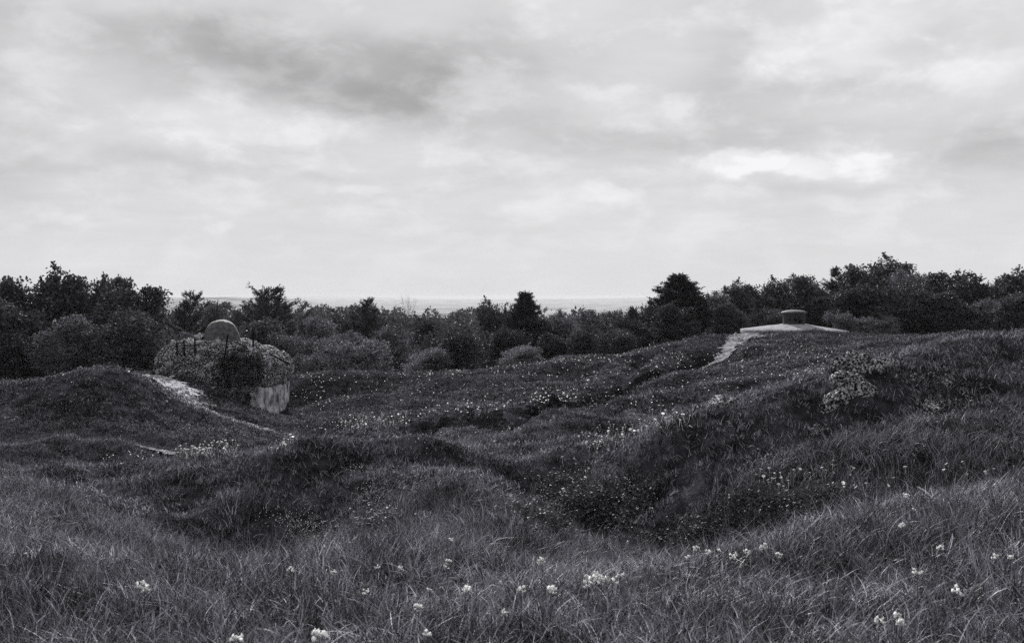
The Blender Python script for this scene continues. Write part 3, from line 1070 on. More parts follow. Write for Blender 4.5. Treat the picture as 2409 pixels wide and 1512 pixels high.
def conifer(seed, Ht=9.0, rad=2.3, power=0.8, low=0.03, whorls=30, asc=0.3, mat=None, per=7, tops=1):
    rs = np.random.default_rng(seed)
    tb = Tubes(5)
    tp = branch_path(np.array([0, 0, -0.3]), np.array([rs.normal() * 0.15, rs.normal() * 0.15, Ht]), 10, 0.04, rs)
    tb.add(tp, np.linspace(0.17, 0.012, 10))
    P, D = [], []
    def needles(a, b, n, spread):
        t = rs.uniform(0.05, 1.0, n)[:, None]
        q = a + (b - a) * t
        dv = (b - a) / (np.linalg.norm(b - a) + 1e-6)
        P.append(q + rs.normal(size=(n, 3)) * 0.03)
        D.append(np.repeat(dv[None], n, 0) * 0.9 + rs.normal(size=(n, 3)) * spread)
    for w in range(whorls):
        h = low + (1 - low) * (w / (whorls - 0.4)) ** 0.92
        z = Ht * h
        c = tp[int(min(9, h * 9))] * np.array([1, 1, 0]) + np.array([0, 0, z])
        nb = per if h < 0.8 else max(3, per - 3)
        for b in range(nb):
            an = rs.uniform(0, 6.28)
            ln = rad * min(1.0, (1 - h) / 0.5) ** power * rs.choice([0.5, 0.8, 0.95, 1.25]) * rs.uniform(0.8, 1.1) + 0.05
            up = asc * ln * rs.uniform(0.4, 1.7)
            e = c + np.array([ln * math.cos(an), ln * math.sin(an), up])
            L = branch_path(c, e, 5, 0.03, rs, sag=-0.05 * ln)
            tb.add(L, np.linspace(0.03, 0.006, 5) * (1 - 0.5 * h))
            needles(L[1], L[4], int(12 + 12 * ln), 0.6)
            ns = int(3 + 5.5 * ln)
            for s in range(ns):
                t = rs.uniform(0.3, 1.0)
                q = c + (e - c) * t
                side = rs.choice([-1, 1])
                dv = np.array([math.cos(an + side * 0.8), math.sin(an + side * 0.8), rs.uniform(0.05, 0.75)])
                tl = rs.uniform(0.25, 0.75) * (1.15 - 0.4 * t)
                needles(q, q + dv * tl, int(8 + 16 * tl), 0.38)
    needles(np.array([tp[9][0], tp[9][1], Ht * 0.9]), tp[9] + np.array([0, 0, 0.25]), 60, 0.35)
    P = np.concatenate(P); D = np.concatenate(D)
    k = P[:, 2] > 0.05
    V, F = leaf_cards(P[k], 0.21, 0.1, rs, 0.30, 0.1, D[k])
    NN = P[k] / np.array([rad, rad, Ht]) * np.array([1, 1, 0.0]) + np.array([0, 0, 0.35]) + D[k] * 0.35
    NN = NN / (np.linalg.norm(NN, axis=1)[:, None] + 1e-6)
    crown = np_mesh("crown", V, F, False, np.repeat(rs.random(len(V) // 4), 4), np.repeat(NN, 4, 0)); crown.materials.append(mat or M_NEEDLE)
    trunk = tb.mesh("trunk"); trunk.materials.append(M_BARK)
    return trunk, crown, Ht, rad


def sparse_tree(seed, Ht=9.0, rad=2.0, leafy=0, mat=None):
    """thin-limbed tree, bare or with few young leaves"""
    rs = np.random.default_rng(seed)
    tb = Tubes(4)
    tips = []
    def grow(p, d, ln, r, lev):
        e = p + d * ln
        tb.add(branch_path(p, e, 4, 0.03 * ln, rs), np.linspace(r, r * 0.55, 4))
        if lev == 0:
            tips.append(e); return
        for q in range(rs.integers(3, 5)):
            nd = d + rs.normal(size=3) * 0.42; nd[2] = abs(nd[2]) * 0.8 + 0.25
            nd /= np.linalg.norm(nd)
            grow(p + d * ln * rs.uniform(0.5, 1.0), nd, ln * rs.uniform(0.5, 0.75), r * 0.5, lev - 1)
    grow(np.array([0, 0, -0.2]), np.array([0, 0, 1.0]), Ht * 0.42, 0.13, 4)
    Vt = np.concatenate(tb.V)
    sc = Ht / Vt[:, 2].max(); sr = rad / np.abs(Vt[:, :2]).max()
    tb.V = [v * np.array([sr, sr, sc]) for v in tb.V]
    tips = np.array(tips) * np.array([sr, sr, sc])
    trunk = tb.mesh("trunk"); trunk.materials.append(M_TWIG if not leafy else M_BARK)
    crown = None
    n = leafy or 1
    q = rs.integers(0, len(tips), max(60, n))
    V, F = leaf_cards(tips[q] + rs.normal(size=(len(q), 3)) * 0.10, 0.11, 0.3, rs, 0.5)
    crown = np_mesh("crown", V, F, False, np.repeat(rs.random(len(V) // 4), 4), np.repeat(np.array([[0, 0, 1.0]]), len(V), 0)); crown.materials.append(mat or M_LEAFP)
    return trunk, crown, Ht, rad


B = [broadleaf(101, 8, 2.6), broadleaf(102, 8, 2.5, peaks=5), broadleaf(103, 8, 2.7, mat=M_LEAFP, lsize=0.15), broadleaf(104, 8, 2.4, peaks=4, clusters=520),
     broadleaf(105, 8, 2.6, mat=M_LEAFP, lsize=0.15, peaks=2), broadleaf(106, 8, 2.8, peaks=5, clusters=540, shoots=70)]
S = [broadleaf(111, 4.2, 2.5, low=0.0, mat=M_LEAFP, lsize=0.14, clusters=330, shoots=20, spread=0.24), broadleaf(112, 4.2, 2.4, low=0.0, lsize=0.14, clusters=330, shoots=26, spread=0.24),
     broadleaf(113, 3.6, 2.2, low=0.0, mat=M_LEAFP, lsize=0.13, clusters=260, shoots=46, spread=0.24)]
Cn = [conifer(121), conifer(122, 9, 2.6, 0.65, asc=0.55, whorls=26), conifer(123, 9, 2.0, 1.0, asc=0.15), conifer(124, 9, 2.9, 0.5, asc=0.6, whorls=27, per=7), conifer(125, 9, 2.7, 0.55, asc=0.4, whorls=26, per=7)]
Cn.append(conifer(126, 9, 2.5, 0.8, asc=0.32, whorls=46, per=11))
Bare = [sparse_tree(131, 9, 2.0)]
Thin = [sparse_tree(132, 9, 2.0, 900)]

# (kind, variant, centre column, top row, width in px, distance, label)
TREES = [
 ("b",4,15,648,150,84,"dark tree at the far left edge with ragged dome top"),
 ("b",5,105,628,190,80,"tallest leafy tree at the left end, twin-peaked and ragged"),
 ("b",0,30,700,165,73,"broad dark tree at the left edge in front of the twin-peaked tree"),
 ("b",2,215,640,120,85,"round-headed tree right of the tallest left tree"),
 ("b",1,270,645,110,83,"tree with upright shoots standing behind the left grassy mound"),
 ("b",1,315,668,140,78,"leafy tree sloping down to the right above the left mound"),
 ("b",3,305,712,165,71,"wide dark tree directly behind the crest of the left mound"),
 ("b",2,165,722,160,71,"mid grey leafy tree in front between the two left-hand dark trees"),
 ("c",4,440,688,82,90,"flat-topped pine alone against the pale hill"),
 ("b",2,425,765,150,76,"mid grey leafy tree below the flat-topped pine"),
 ("s",1,495,722,64,94,"small round tree in the gap left of the steel dome"),
 ("c",2,558,728,56,92,"little pointed conifer just behind the steel dome"),
 ("c",3,632,680,135,82,"dark broad conifer rising right above the steel dome"),
 ("b",3,610,735,120,74,"tall grey tree in front of the dark broad conifer"),
 ("b",4,690,765,120,71,"leafy tree beside the right shoulder of the bunker"),
 ("t",0,765,708,50,100,"thin half-bare young tree poking above the wood"),
 ("b",2,735,728,140,84,"rounded tree right of the dark broad conifer"),
 ("b",4,800,760,140,76,"leafy tree standing behind the two pale bushes"),
 ("b",0,825,722,110,90,"round tree left of the small twin-topped conifer"),
 ("c",1,868,703,74,86,"small twin-topped conifer on the skyline"),
 ("b",2,930,752,140,80,"grey leafy tree right of the twin-topped conifer"),
 ("s",0,855,800,180,67,"wide pale rounded bush at the edge of the field"),
 ("s",2,755,838,130,66,"scrubby twiggy bush left of the wide pale bush"),
 ("n",0,958,688,62,125,"bare leafless tree against the pale sky"),
 ("b",1,1020,748,120,90,"dark leafy tree below the bare leafless tree"),
 ("s",1,1055,768,190,69,"largest rounded bush at the middle of the wood edge"),
 ("s",0,1000,820,130,66,"pale low bush left of the largest rounded bush"),
 ("b",0,1160,705,76,86,"pointed leafy tree left of the tallest middle spire"),
 ("c",5,1235,688,96,82,"tallest spired conifer in the middle of the wood"),
 ("b",0,1190,768,130,75,"leafy tree in front of the middle spire"),
 ("s",0,1215,815,120,67,"grey bush under the middle spire at the field edge"),
 ("b",4,1320,710,140,84,"broad pale-topped tree right of the middle spire"),
 ("b",3,1300,775,130,73,"dark tree below the broad pale-topped tree"),
 ("b",2,1398,712,120,86,"pale tree with thin top twigs beside the wood gap"),
 ("b",3,1440,724,60,88,"narrow dark tree at the gap in the wood"),
 ("b",1,1370,778,130,72,"leafy tree above the flowery field edge"),
 ("s",1,1440,775,120,71,"dark bush at the edge of the rising field"),
 ("b",5,1520,708,80,86,"low dark tree left of the big pointed tree"),
 ("c",5,1598,646,150,80,"big pointed conifer left of the turret"),
 ("b",5,1590,712,190,74,"spreading dark tree at the foot of the big pointed conifer"),
 ("b",0,1490,745,120,75,"leafy tree left of the spreading dark tree"),
 ("b",2,1682,668,90,84,"first dark tree right of the big pointed tree"),
 ("b",5,1738,660,100,86,"leafy tree midway between big pointed conifer and turret"),
 ("b",5,1805,655,110,88,"dark tree straight above the left half of the turret apron"),
 ("b",3,1715,705,140,77,"tree behind the left tip of the turret apron"),
 ("s",1,1800,728,120,80,"dark low tree right behind the left of the turret"),
 ("b",1,1905,645,120,92,"grey leafy tree above the turret"),
 ("c",0,1966,628,70,94,"slim conifer spire right of the turret"),
 ("c",4,1925,700,110,86,"black conifer right beside the turret drum"),
 ("b",5,2065,604,190,90,"tallest tree of the right-hand wood, wide and dark"),
 ("b",4,2160,612,150,88,"dark ragged tree right of the tallest right-hand tree"),
 ("b",1,2245,635,130,86,"sloping tree right of the dark ragged tree"),
 ("b",0,2015,666,170,82,"grey tree below the left side of the tallest right-hand tree"),
 ("b",0,2130,664,190,79,"black broad tree in the middle of the right-hand wood"),
 ("s",2,1998,738,100,77,"pale feathery bush right of the turret apron"),
 ("s",0,2075,745,110,76,"pale bush at the foot of the black broad tree"),
 ("b",3,2230,676,170,78,"dark tree behind the dip in the right crest"),
 ("b",3,2312,648,80,88,"narrow dark tree near the right edge"),
 ("b",5,2385,632,130,82,"leafy tree at the right edge with pointed shoots"),
 ("b",0,2395,680,190,74,"wide dark tree low at the right edge"),
 ("b",2,2310,690,130,77,"dark tree behind the right-hand crest"),
]
NAMES = {"c": "conifer_tree", "b": "leafy_tree", "s": "bush", "n": "bare_tree", "t": "young_tree"}
CATS = {"c": "conifer", "b": "tree", "s": "bush", "n": "tree", "t": "tree"}
POOL = {"c": Cn, "b": B, "s": S, "n": Bare, "t": Thin}
trs = np.random.default_rng(77)
for kd, vi, u, vt, wpx, d, lab in TREES:
    trunk, crown, Ht, rad = POOL[kd][vi]
    x = (u - CX) / FPX * d
    zb = float(H(x, d)) - 0.1
    zt = EYE - (vt - HZ) / FPX * d
    sz = (zt - zb) / (Ht * (1.0 if kd in "bs" else 1.02))
    sx = (wpx / FPX * d) / (2 * rad * 1.08) * {"c": 1.15, "b": 1.3, "s": 1.1}.get(kd, 1.0)
    if kd in "bc":
        sx = min(sx, sz * 1.3)
    root = link(NAMES[kd], None, loc=(x, d, zb), rot=(0, 0, trs.uniform(0, 6.28)), scale=(sx, sx, sz))
    tag(root, lab, CATS[kd], "trees and bushes along the wood edge")
    link("trunk", trunk, root)
    link("crown", crown, root)


def far_wood():
    rs = np.random.default_rng(9)
    Vs, Fs, Ns, n = [], [], [], 0
    for i in range(260):
        y = rs.uniform(135, 330)
        x = rs.uniform(-0.42, 0.52) * y
        z = float(H(x, y))
        r = rs.uniform(2.2, 3.6); h = rs.uniform(6.2, 8.2)
        m = 300
        v = rs.normal(size=(m, 3)); v /= np.linalg.norm(v, axis=1)[:, None]; v[:, 2] = np.abs(v[:, 2])
        rr = rs.uniform(0.8, 1.08, (m, 1))
        P = np.array([x, y, z + h * 0.3]) + v * rr * np.array([r, r, h * 0.7])
        V, F = leaf_cards(P, 0.75, 0.3, rs, 0.7)
        Vs.append(V); Fs.append(F + n); n += len(V); Ns.append(np.repeat(v, 4, 0))
    o = link("distant_wood", np_mesh("distant_wood", np.concatenate(Vs), np.concatenate(Fs), False, rs.random(n), np.concatenate(Ns)), mat=M_LEAF)
    tag(o, "far-off canopy of the wood beyond the first trees", "wood", kind="stuff")


far_wood()


# ------------------------------------------------------------------ grass
def clump(seed, blades, radius, height, width, segs=3, lean=0.5, mat=None, stalk=0.0):
    rs = np.random.default_rng(seed)
    n = blades
    a = rs.uniform(0, 6.28, n); r = radius * np.sqrt(rs.uniform(0, 1, n))
    base = np.stack([r * np.cos(a), r * np.sin(a), np.full(n, -0.03)], -1)
    h = height * rs.uniform(0.45, 1.15, n)
    da = rs.uniform(0, 6.28, n)
    ln = lean * rs.uniform(0.1, 1.3, n) * h
    D = np.stack([np.cos(da), np.sin(da)], -1)
    fa = rs.uniform(0, 3.14, n)
    sdir = np.stack([np.cos(fa), np.sin(fa), np.zeros(n)], -1)
    w = width * rs.uniform(0.6, 1.3, n)
    ring = []
    for s in range(segs):
        t = s / segs
        c = base + np.concatenate([D * (ln * t ** 1.8)[:, None], (h * t * (1 - 0.22 * t * lean))[:, None]], 1)
        ww = (w * (1 - 0.75 * t))[:, None]
        ring.append(c - sdir * ww / 2); ring.append(c + sdir * ww / 2)
    tip = base + np.concatenate([D * ln[:, None], (h * (1 - 0.25 * lean))[:, None]], 1)
    V = np.stack(ring + [tip], 1)
    m = V.shape[1]
    tone = np.repeat(rs.random(n) ** 2.2, m)
    V = V.reshape(-1, 3)
    Q = []; T = []
    i = np.arange(n)[:, None] * m
    for s in range(segs - 1):
        Q.append(i + np.array([[2 * s, 2 * s + 1, 2 * s + 3, 2 * s + 2]]))
    T = i + np.array([[2 * segs - 2, 2 * segs - 1, 2 * segs]])
    me = np_mesh("tuft", V, [np.concatenate(Q), T] if Q else [T], False, tone)
    me.materials.append(mat or M_GRASS)
    return me


def scatter(name, meshes, P, rot, scl, var, label, cat, gn=None):
    """one object whose points carry tufts (geometry nodes)"""
    src = bpy.data.collections.new(name + "_tufts")
    for q, me in enumerate(meshes):
        o = bpy.data.objects.new("%s_tuft_%02d" % (name, q), me)
        src.objects.link(o)
    me = bpy.data.meshes.new(name)
    me.vertices.add(len(P)); me.vertices.foreach_set("co", np.asarray(P, np.float32).ravel())
    for an, ty, dat, fld in (("rot", "FLOAT_VECTOR", rot, "vector"), ("scl", "FLOAT_VECTOR", scl, "vector"), ("var", "INT", var, "value")):
        at = me.attributes.new(an, ty, "POINT")
        at.data.foreach_set(fld, np.asarray(dat, np.int32 if ty == "INT" else np.float32).ravel())
    if gn is not None:
        at = me.attributes.new("ground_normal", "FLOAT_VECTOR", "POINT")
        at.data.foreach_set("vector", np.asarray(gn, np.float32).ravel())
    ob = link(name, me)
    tag(ob, label, cat, kind="stuff")
    ng = bpy.data.node_groups.new(name + "_nodes", "GeometryNodeTree")
    ng.interface.new_socket("Geometry", in_out="INPUT", socket_type="NodeSocketGeometry")
    ng.interface.new_socket("Geometry", in_out="OUTPUT", socket_type="NodeSocketGeometry")
    N, L = ng.nodes, ng.links
    gi = N.new("NodeGroupInput"); go = N.new("NodeGroupOutput")
    ip = N.new("GeometryNodeInstanceOnPoints")
    ci = N.new("GeometryNodeCollectionInfo")
    ci.inputs["Collection"].default_value = src
    ci.inputs["Separate Children"].default_value = True
    ci.inputs["Reset Children"].default_value = True
    def attr(nm, ty):
        a = N.new("GeometryNodeInputNamedAttribute"); a.data_type = ty; a.inputs["Name"].default_value = nm
        return a.outputs["Attribute"]
    L.new(gi.outputs[0], ip.inputs["Points"])
    L.new(ci.outputs[0], ip.inputs["Instance"])
    ip.inputs["Pick Instance"].default_value = True
    L.new(attr("var", "INT"), ip.inputs["Instance Index"])
    L.new(attr("rot", "FLOAT_VECTOR"), ip.inputs["Rotation"])
    L.new(attr("scl", "FLOAT_VECTOR"), ip.inputs["Scale"])
    L.new(ip.outputs[0], go.inputs[0])
    md = ob.modifiers.new("scatter", "NODES"); md.node_group = ng
    return ob


def bare_mask(x, y):
    """1 where grass may grow, 0 on paths, rocks and buildings"""
    ok = np.ones(len(x))
    for line, w in PATHS:
        L = np.array(line)
        dn = np.full(len(x), 9.0)
        for q in range(len(L) - 1):
            a, b = L[q], L[q + 1]; e = b - a
            t = np.clip(((x - a[0]) * e[0] + (y - a[1]) * e[1]) / (e @ e), 0, 1)
            dn = np.minimum(dn, np.hypot(x - a[0] - t * e[0], y - a[1] - t * e[1]) / (w[q] * (1 - t) + w[q + 1] * t))
        dn = dn + 0.35 * fbm(x / 0.4, y / 0.4, 61, 3)
        ok *= np.where(dn < 1.15, 0.06, 1.0)
    td = seg_dist(x, y, _t1)
    ok *= np.where(td < 0.85 + 0.4 * fbm(x / 0.7, y / 0.7, 62, 3), 0.16, 1.0)
    td = seg_dist(x, y, _t2)
    ok *= np.where(td < 0.55, 0.15, 1.0)
    ok *= (np.hypot(x - TUR[0], y - TUR[1]) > 3.7)
    ok *= 1 - ((np.abs(x - BUN[0]) < 3.1) & (np.abs(y - BUN[1]) < 2.7))
    for fx, fy, fr in FEET:
        ok *= (np.hypot(x - fx, y - fy) > fr * 0.8)
    return ok


def sow(y0, y1, dens, seed, thin=0.0):
    rs = np.random.default_rng(seed)
    k = 0.62
    area = k * (y1 * y1 - y0 * y0) + 4 * (y1 - y0)
    n = int(area * dens)
    y = np.sqrt(rs.uniform(y0 * y0, y1 * y1, n))
    x = rs.uniform(-1, 1, n) * (k * y + 2)
    keep = rs.random(n) < bare_mask(x, y) * (1 - thin * (0.5 + 0.5 * fbm(x / 1.6, y / 1.6, 80, 3)))
    x, y = x[keep], y[keep]
    z = H(x, y)
    return rs, x, y, z


def lay(name, meshes, y0, y1, dens, seed, label, hs=(0.75, 1.3), thin=0.0, tilt=0.30, patch_scale=1.7, patch_amt=0.35):
    rs, x, y, z = sow(y0, y1, dens, seed, thin)
    n = len(x)
    e = 0.12 + 0.004 * y
    gx = (H(x + e, y) - H(x - e, y)) / (2 * e); gy = (H(x, y + e) - H(x, y - e)) / (2 * e)
    gn = np.stack([-gx, -gy, np.ones(n)], -1); gn /= np.linalg.norm(gn, axis=1)[:, None]
    rot = np.stack([np.arctan(gy) * 0.45 + rs.normal(size=n) * tilt, -np.arctan(gx) * 0.45 + rs.normal(size=n) * tilt, rs.uniform(0, 6.28, n)], -1)
    pn = fbm(x / patch_scale, y / patch_scale, seed + 200, 4)
    hgt = rs.uniform(hs[0], hs[1], n) * (1 + patch_amt * 1.6 * pn)
    hgt = np.clip(hgt, 0.3, 2.2)
    wd = rs.uniform(0.85, 1.2, n)
    scl = np.stack([wd, wd, hgt], -1)
    return scatter(name, meshes, np.stack([x, y, z], -1), rot, scl, rs.integers(0, len(meshes), n), label, "grass", gn)


near = [clump(200 + i, 44, 0.12, 0.22, 0.0068, 4, 0.55 + 0.12 * (i % 4)) for i in range(8)]
near += [clump(220, 46, 0.15, 0.24, 0.0045, 4, 1.3), clump(221, 40, 0.15, 0.22, 0.0045, 4, 1.5)]
near += [clump(230, 7, 0.13, 0.46, 0.0040, 4, 0.5, M_STRAW), clump(231, 9, 0.14, 0.36, 0.0035, 4, 0.9, M_STRAW)]
mid = [clump(240 + i, 46, 0.16, 0.10, 0.0095, 3, 0.55 + 0.15 * (i % 4), M_GRASSF) for i in range(7)]
mid += [clump(250, 12, 0.17, 0.20, 0.008, 3, 0.9, M_STRAW)]
far = [clump(260 + i, 46, 0.28, 0.11, 0.022, 2, 0.6 + 0.15 * (i % 4), M_GRASSX) for i in range(6)]
far += [clump(270, 12, 0.30, 0.13, 0.014, 2, 0.8, M_GRASSF)]
lay("meadow_grass", near, 3.0, 13.5, 95, 1, "long tangled meadow grass covering the near bank", thin=0.35, patch_amt=0.45, patch_scale=1.1)
lay("crater_grass", mid, 13.0, 32.0, 62, 2, "grass covering the hollows and humps of the middle ground", thin=0.3, patch_amt=0.3, patch_scale=1.4)
lay("hill_grass", far, 31.5, 78.0, 22, 3, "short grass on the far slopes below the wood", patch_scale=2.4, thin=0.3, patch_amt=0.5)


# ------------------------------------------------------------------ stony specks
def gravel():
    """small pale stones lying in bare spots of the slopes and along the paths"""
    rs = np.random.default_rng(61)
    G = [rock_mesh("pebble", 70 + i, 1, 0.3, 1, 0.8, 0.6, 0.2) for i in range(4)]
    for g_ in G:
        g_.materials.append(M_STONE)
    us, vs, ss = [], [], []
    for (u, v, ru, rv, c, s_) in ((1830, 1080, 55, 20, 330, 1.0), (1780, 1105, 40, 10, 90, 1.0), (2230, 878, 55, 18, 90, 0.9), (2160, 890, 40, 16, 60, 0.9), (2270, 950, 50, 16, 70, 0.9), (2190, 950, 30, 12, 120, 1.0), (2210, 985, 25, 10, 90, 1.0),
                                  (1925, 1010, 22, 12, 90, 1.0), (2120, 880, 40, 18, 30, 0.8), (2150, 1060, 50, 30, 80, 0.9),
                                  (380, 893, 26, 8, 140, 1.8), (410, 920, 28, 12, 160, 1.8), (440, 930, 30, 14, 160, 1.6), (470, 955, 30, 8, 90, 1.5), (520, 905, 40, 10, 80, 1.6),
                                  (1740, 800, 22, 12, 120, 2.2), (1790, 790, 26, 5, 60, 2.2), (1270, 1255, 60, 12, 30, 0.7), (930, 1262, 40, 8, 40, 0.7), (760, 1285, 40, 8, 60, 0.7)):
        us += list(u + rs.normal(size=c) * ru * 0.6); vs += list(v + rs.normal(size=c) * rv * 0.6); ss += [s_] * c
    hp = [(p, q) for p, q in zip(hit(us, vs, 0.05), ss) if p and p[1] > 9]
    P = np.array([p for p, q in hp]); q = np.array([q for p, q in hp]); n = len(P)
    P[:, 2] += 0.05
    sc = (0.015 + 0.045 * rs.random(n) ** 3) * q * np.clip(P[:, 1] / 26.0, 0.35, 1.6)
    kp = rs.random(n) < 0.6
    P, sc, n = P[kp], sc[kp], int(kp.sum())
    scatter("gravel", G, P, rs.uniform(0, 6.28, (n, 3)), np.repeat(sc[:, None], 3, 1) * rs.uniform(0.6, 1.4, (n, 3)), rs.integers(0, 4, n), "pale loose stones in the bare spots of the slopes", "stones")


gravel()


# ------------------------------------------------------------------ leafy weeds in the hollow
def weed_mesh(seed):
    rs = np.random.default_rng(seed)
    n = 34
    P = np.stack([rs.normal(size=n) * 0.09, rs.normal(size=n) * 0.09, rs.uniform(0.05, 0.24, n)], -1)
    D = np.stack([rs.normal(size=n), rs.normal(size=n), rs.uniform(-0.2, 0.3, n)], -1)
    V, F = leaf_cards(P, 0.045, 0.2, rs, 0.62, 0.3, D)
    me = np_mesh("weed", V, F, False, np.repeat(rs.random(len(V) // 4), 4)); me.materials.append(M_WEED)
    return me


def weeds():
    rs = np.random.default_rng(21)
    W = [weed_mesh(300 + i) for i in range(5)]
    us, vs = [], []
    for (u, v, ru, rv, c) in ((1420, 1195, 130, 65, 120), (1330, 1150, 60, 40, 80), (1640, 1265, 90, 35, 60), (1850, 1195, 110, 30, 80), (1980, 1175, 90, 18, 35), (870, 1240, 60, 40, 25), (1250, 1230, 60, 30, 60)):
        us += list(u + rs.normal(size=c) * ru * 0.55); vs += list(v + rs.normal(size=c) * rv * 0.55)
    hp = [p for p in hit(us, vs, 0.1) if p and p[1] > 10.5]
    P = np.array(hp)
    n = len(P)
    scatter("leafy_weeds", W, P, np.stack([rs.normal(size=n) * 0.2, rs.normal(size=n) * 0.2, rs.uniform(0, 6.28, n)], -1), np.repeat(rs.uniform(0.7, 1.2, (n, 1)), 3, 1), rs.integers(0, 5, n), "low broad-leaved weeds growing in the near hollows", "weeds")


weeds()


# ------------------------------------------------------------------ flowers
def cowslip_head(seed, bells):
    rs = np.random.default_rng(seed)
    Vs, Fs, n = [], [], 0
    for b in range(bells):
        an = rs.uniform(0, 6.28); dr = rs.uniform(0.010, 0.030)
        c = np.array([math.cos(an) * dr, math.sin(an) * dr, rs.uniform(-0.022, 0.016)])
        ax = np.array([math.cos(an) * 0.9, math.sin(an) * 0.9, rs.uniform(-0.8, 0.5)]); ax /= np.linalg.norm(ax)
        s = np.cross(ax, [0, 0, 1.0]); s /= np.linalg.norm(s) + 1e-6
        t = np.cross(ax, s)
        m = 10
        V = [c - ax * 0.016]
        for rr, off, wv in ((0.0045, -0.006, 0), (0.005, 0.008, 0), (0.0125, 0.013, 0.30)):
            for q in range(m):
                a_ = q / m * 6.2832
                r_ = rr * (1 + wv * math.cos(5 * a_))
                V.append(c + ax * off + (s * math.cos(a_) + t * math.sin(a_)) * r_)
        V.append(c + ax * 0.010)
        F = []
        for q in range(m):
            j = (q + 1) % m
            F.append((0, 1 + q, 1 + j))
            for r_ in range(2):
                a0 = 1 + r_ * m
                F.append((a0 + q, a0 + j, a0 + m + j)); F.append((a0 + q, a0 + m + j, a0 + m + q))
            F.append((1 + 2 * m + q, 1 + 2 * m + j, 1 + 3 * m))
        Vs.append(np.array(V)); Fs.append(np.array(F) + n); n += len(V)
    me = np_mesh("flower_head", np.concatenate(Vs), np.concatenate(Fs)); me.materials.append(M_PETAL)
    return me


def daisy_mesh(name, stem=True, rad=0.02, ht=0.12, m=9):
    V = [(0, 0, ht + 0.004)]; F = []
    for q in range(m):
        a0 = q / m * 6.2832
        for da, rr, zz in ((-0.26, 0.7, 0.0), (0.0, 1.0, -0.003), (0.26, 0.7, 0.0)):
            V.append((math.cos(a0 + da) * rad * rr, math.sin(a0 + da) * rad * rr, ht + zz))
        b = 1 + q * 3
        F += [(0, b, b + 1), (0, b + 1, b + 2)]
    nb = len(V)
    if stem:
        for zz in (-0.02, ht):
            for a_ in (0, 2.1, 4.2):
                V.append((0.0015 * math.cos(a_), 0.0015 * math.sin(a_), zz))
        for q in range(3):
            j = (q + 1) % 3
            F += [(nb + q, nb + j, nb + 3 + j), (nb + q, nb + 3 + j, nb + 3 + q)]
    me = np_mesh(name, np.array(V), np.array(F)); me.materials.append(M_PETAL)
    return me


HEADS = [cowslip_head(400 + i, 8 + 2 * (i % 4)) for i in range(6)]
STEM_H = 0.25
_tb = Tubes(5); _tb.add([(0, 0, -0.03), (0.004, 0, 0.1), (0.0, 0.003, 0.18), (0, 0, STEM_H)], [0.0028, 0.0026, 0.0024, 0.0022])
STEM = _tb.mesh("stem"); STEM.materials.append(M_STEM)
# (column, row, size, label)
COW = [
 (322,1376,1.5,"pale cowslip pair's upper head alone at the lower left"),(333,1388,1.4,"lower drooping cowslip head of the pair at the lower left"),
 (743,1498,1.8,"big white cowslip at the bottom edge left of centre"),(553,1507,1.4,"cowslip cut by the bottom edge at lower left"),
 (1048,1322,1.2,"upright narrow cowslip on the grassy saddle"),(1055,1334,0.9,"small cowslip just below the upright narrow one on the saddle"),
 (1093,1383,1.2,"left cowslip of a close pair below the saddle"),(1112,1390,1.1,"right cowslip of a close pair below the saddle"),
 (1228,1387,1.0,"faint small cowslip between the close pair and the big cluster"),(1292,1391,1.4,"ragged cowslip left of the large bright cluster"),
 (1275,1321,1.3,"single cowslip on the near bank above the ragged one"),(1392,1366,1.9,"largest bright cowslip of the big cluster at centre right"),
 (1404,1362,1.7,"second head crowded against the largest bright cowslip"),(1420,1370,1.2,"small head at the right foot of the largest cowslip"),
 (1400,1352,1.0,"little head on top of the largest bright cowslip"),(1452,1364,1.9,"spreading star-shaped cowslip right of the big cluster"),(1469,1354,1.3,"smaller cowslip up right of the star-shaped one"),
 (1060,1271,0.8,"tiny cowslip far back on the saddle"),(972,1427,1.0,"lone small cowslip low in the grass at centre"),(848,1395,0.9,"faint cowslip in the grass left of centre"),
 (682,1340,0.9,"small cowslip at the lip of the left crater"),(775,1350,0.8,"tiny cowslip right of the crater lip one"),(890,1336,0.7,"left of two tiny cowslips above the centre bank"),(948,1337,0.7,"right of two tiny cowslips above the centre bank"),
 (1640,1292,1.0,"leftmost cowslip of the row along the right bank edge"),(1660,1299,1.0,"second cowslip of the row along the right bank edge"),(1672,1306,0.9,"third and lowest cowslip of the row along the bank edge"),(1697,1298,0.8,"narrow fourth cowslip of the row along the bank edge"),(1620,1314,0.8,"small low cowslip in front of the bank edge row"),
 (1733,1311,1.4,"bright cluster-headed cowslip right of the bank edge row"),(1749,1298,1.1,"cowslip up right of the bright cluster-headed one"),(1804,1288,1.4,"drooping cowslip on the right bank crest"),(1838,1305,1.0,"roundish flower head right of the drooping cowslip"),
 (2130,1238,1.3,"cowslip on the right bank midway up the slope"),(2140,1167,1.4,"tall cowslip breaking the right crest line"),(2152,1200,0.9,"small cowslip beneath the tall crest one"),
 (2213,1290,1.1,"oval white head on the right bank"),(2343,1310,1.2,"left of two white heads near the right edge"),(2380,1311,1.0,"right of two white heads near the right edge"),
 (2168,1349,1.4,"leaning two-tiered cowslip at lower right"),(2251,1387,1.7,"bright bunched cowslip at lower right"),
 (2065,1458,1.1,"white oval flower at the lower right, leftmost of three"),(2110,1453,1.0,"narrow flower in the middle of three at lower right"),(2125,1468,1.1,"lowest of the three flowers at lower right"),
 (1010,1392,0.8,"pale tiny cowslip left of the close pair"),(1180,1447,0.8,"faint cowslip low at centre"),(1000,1500,0.9,"small cowslip near the bottom edge at centre"),
]
fr = np.random.default_rng(31)
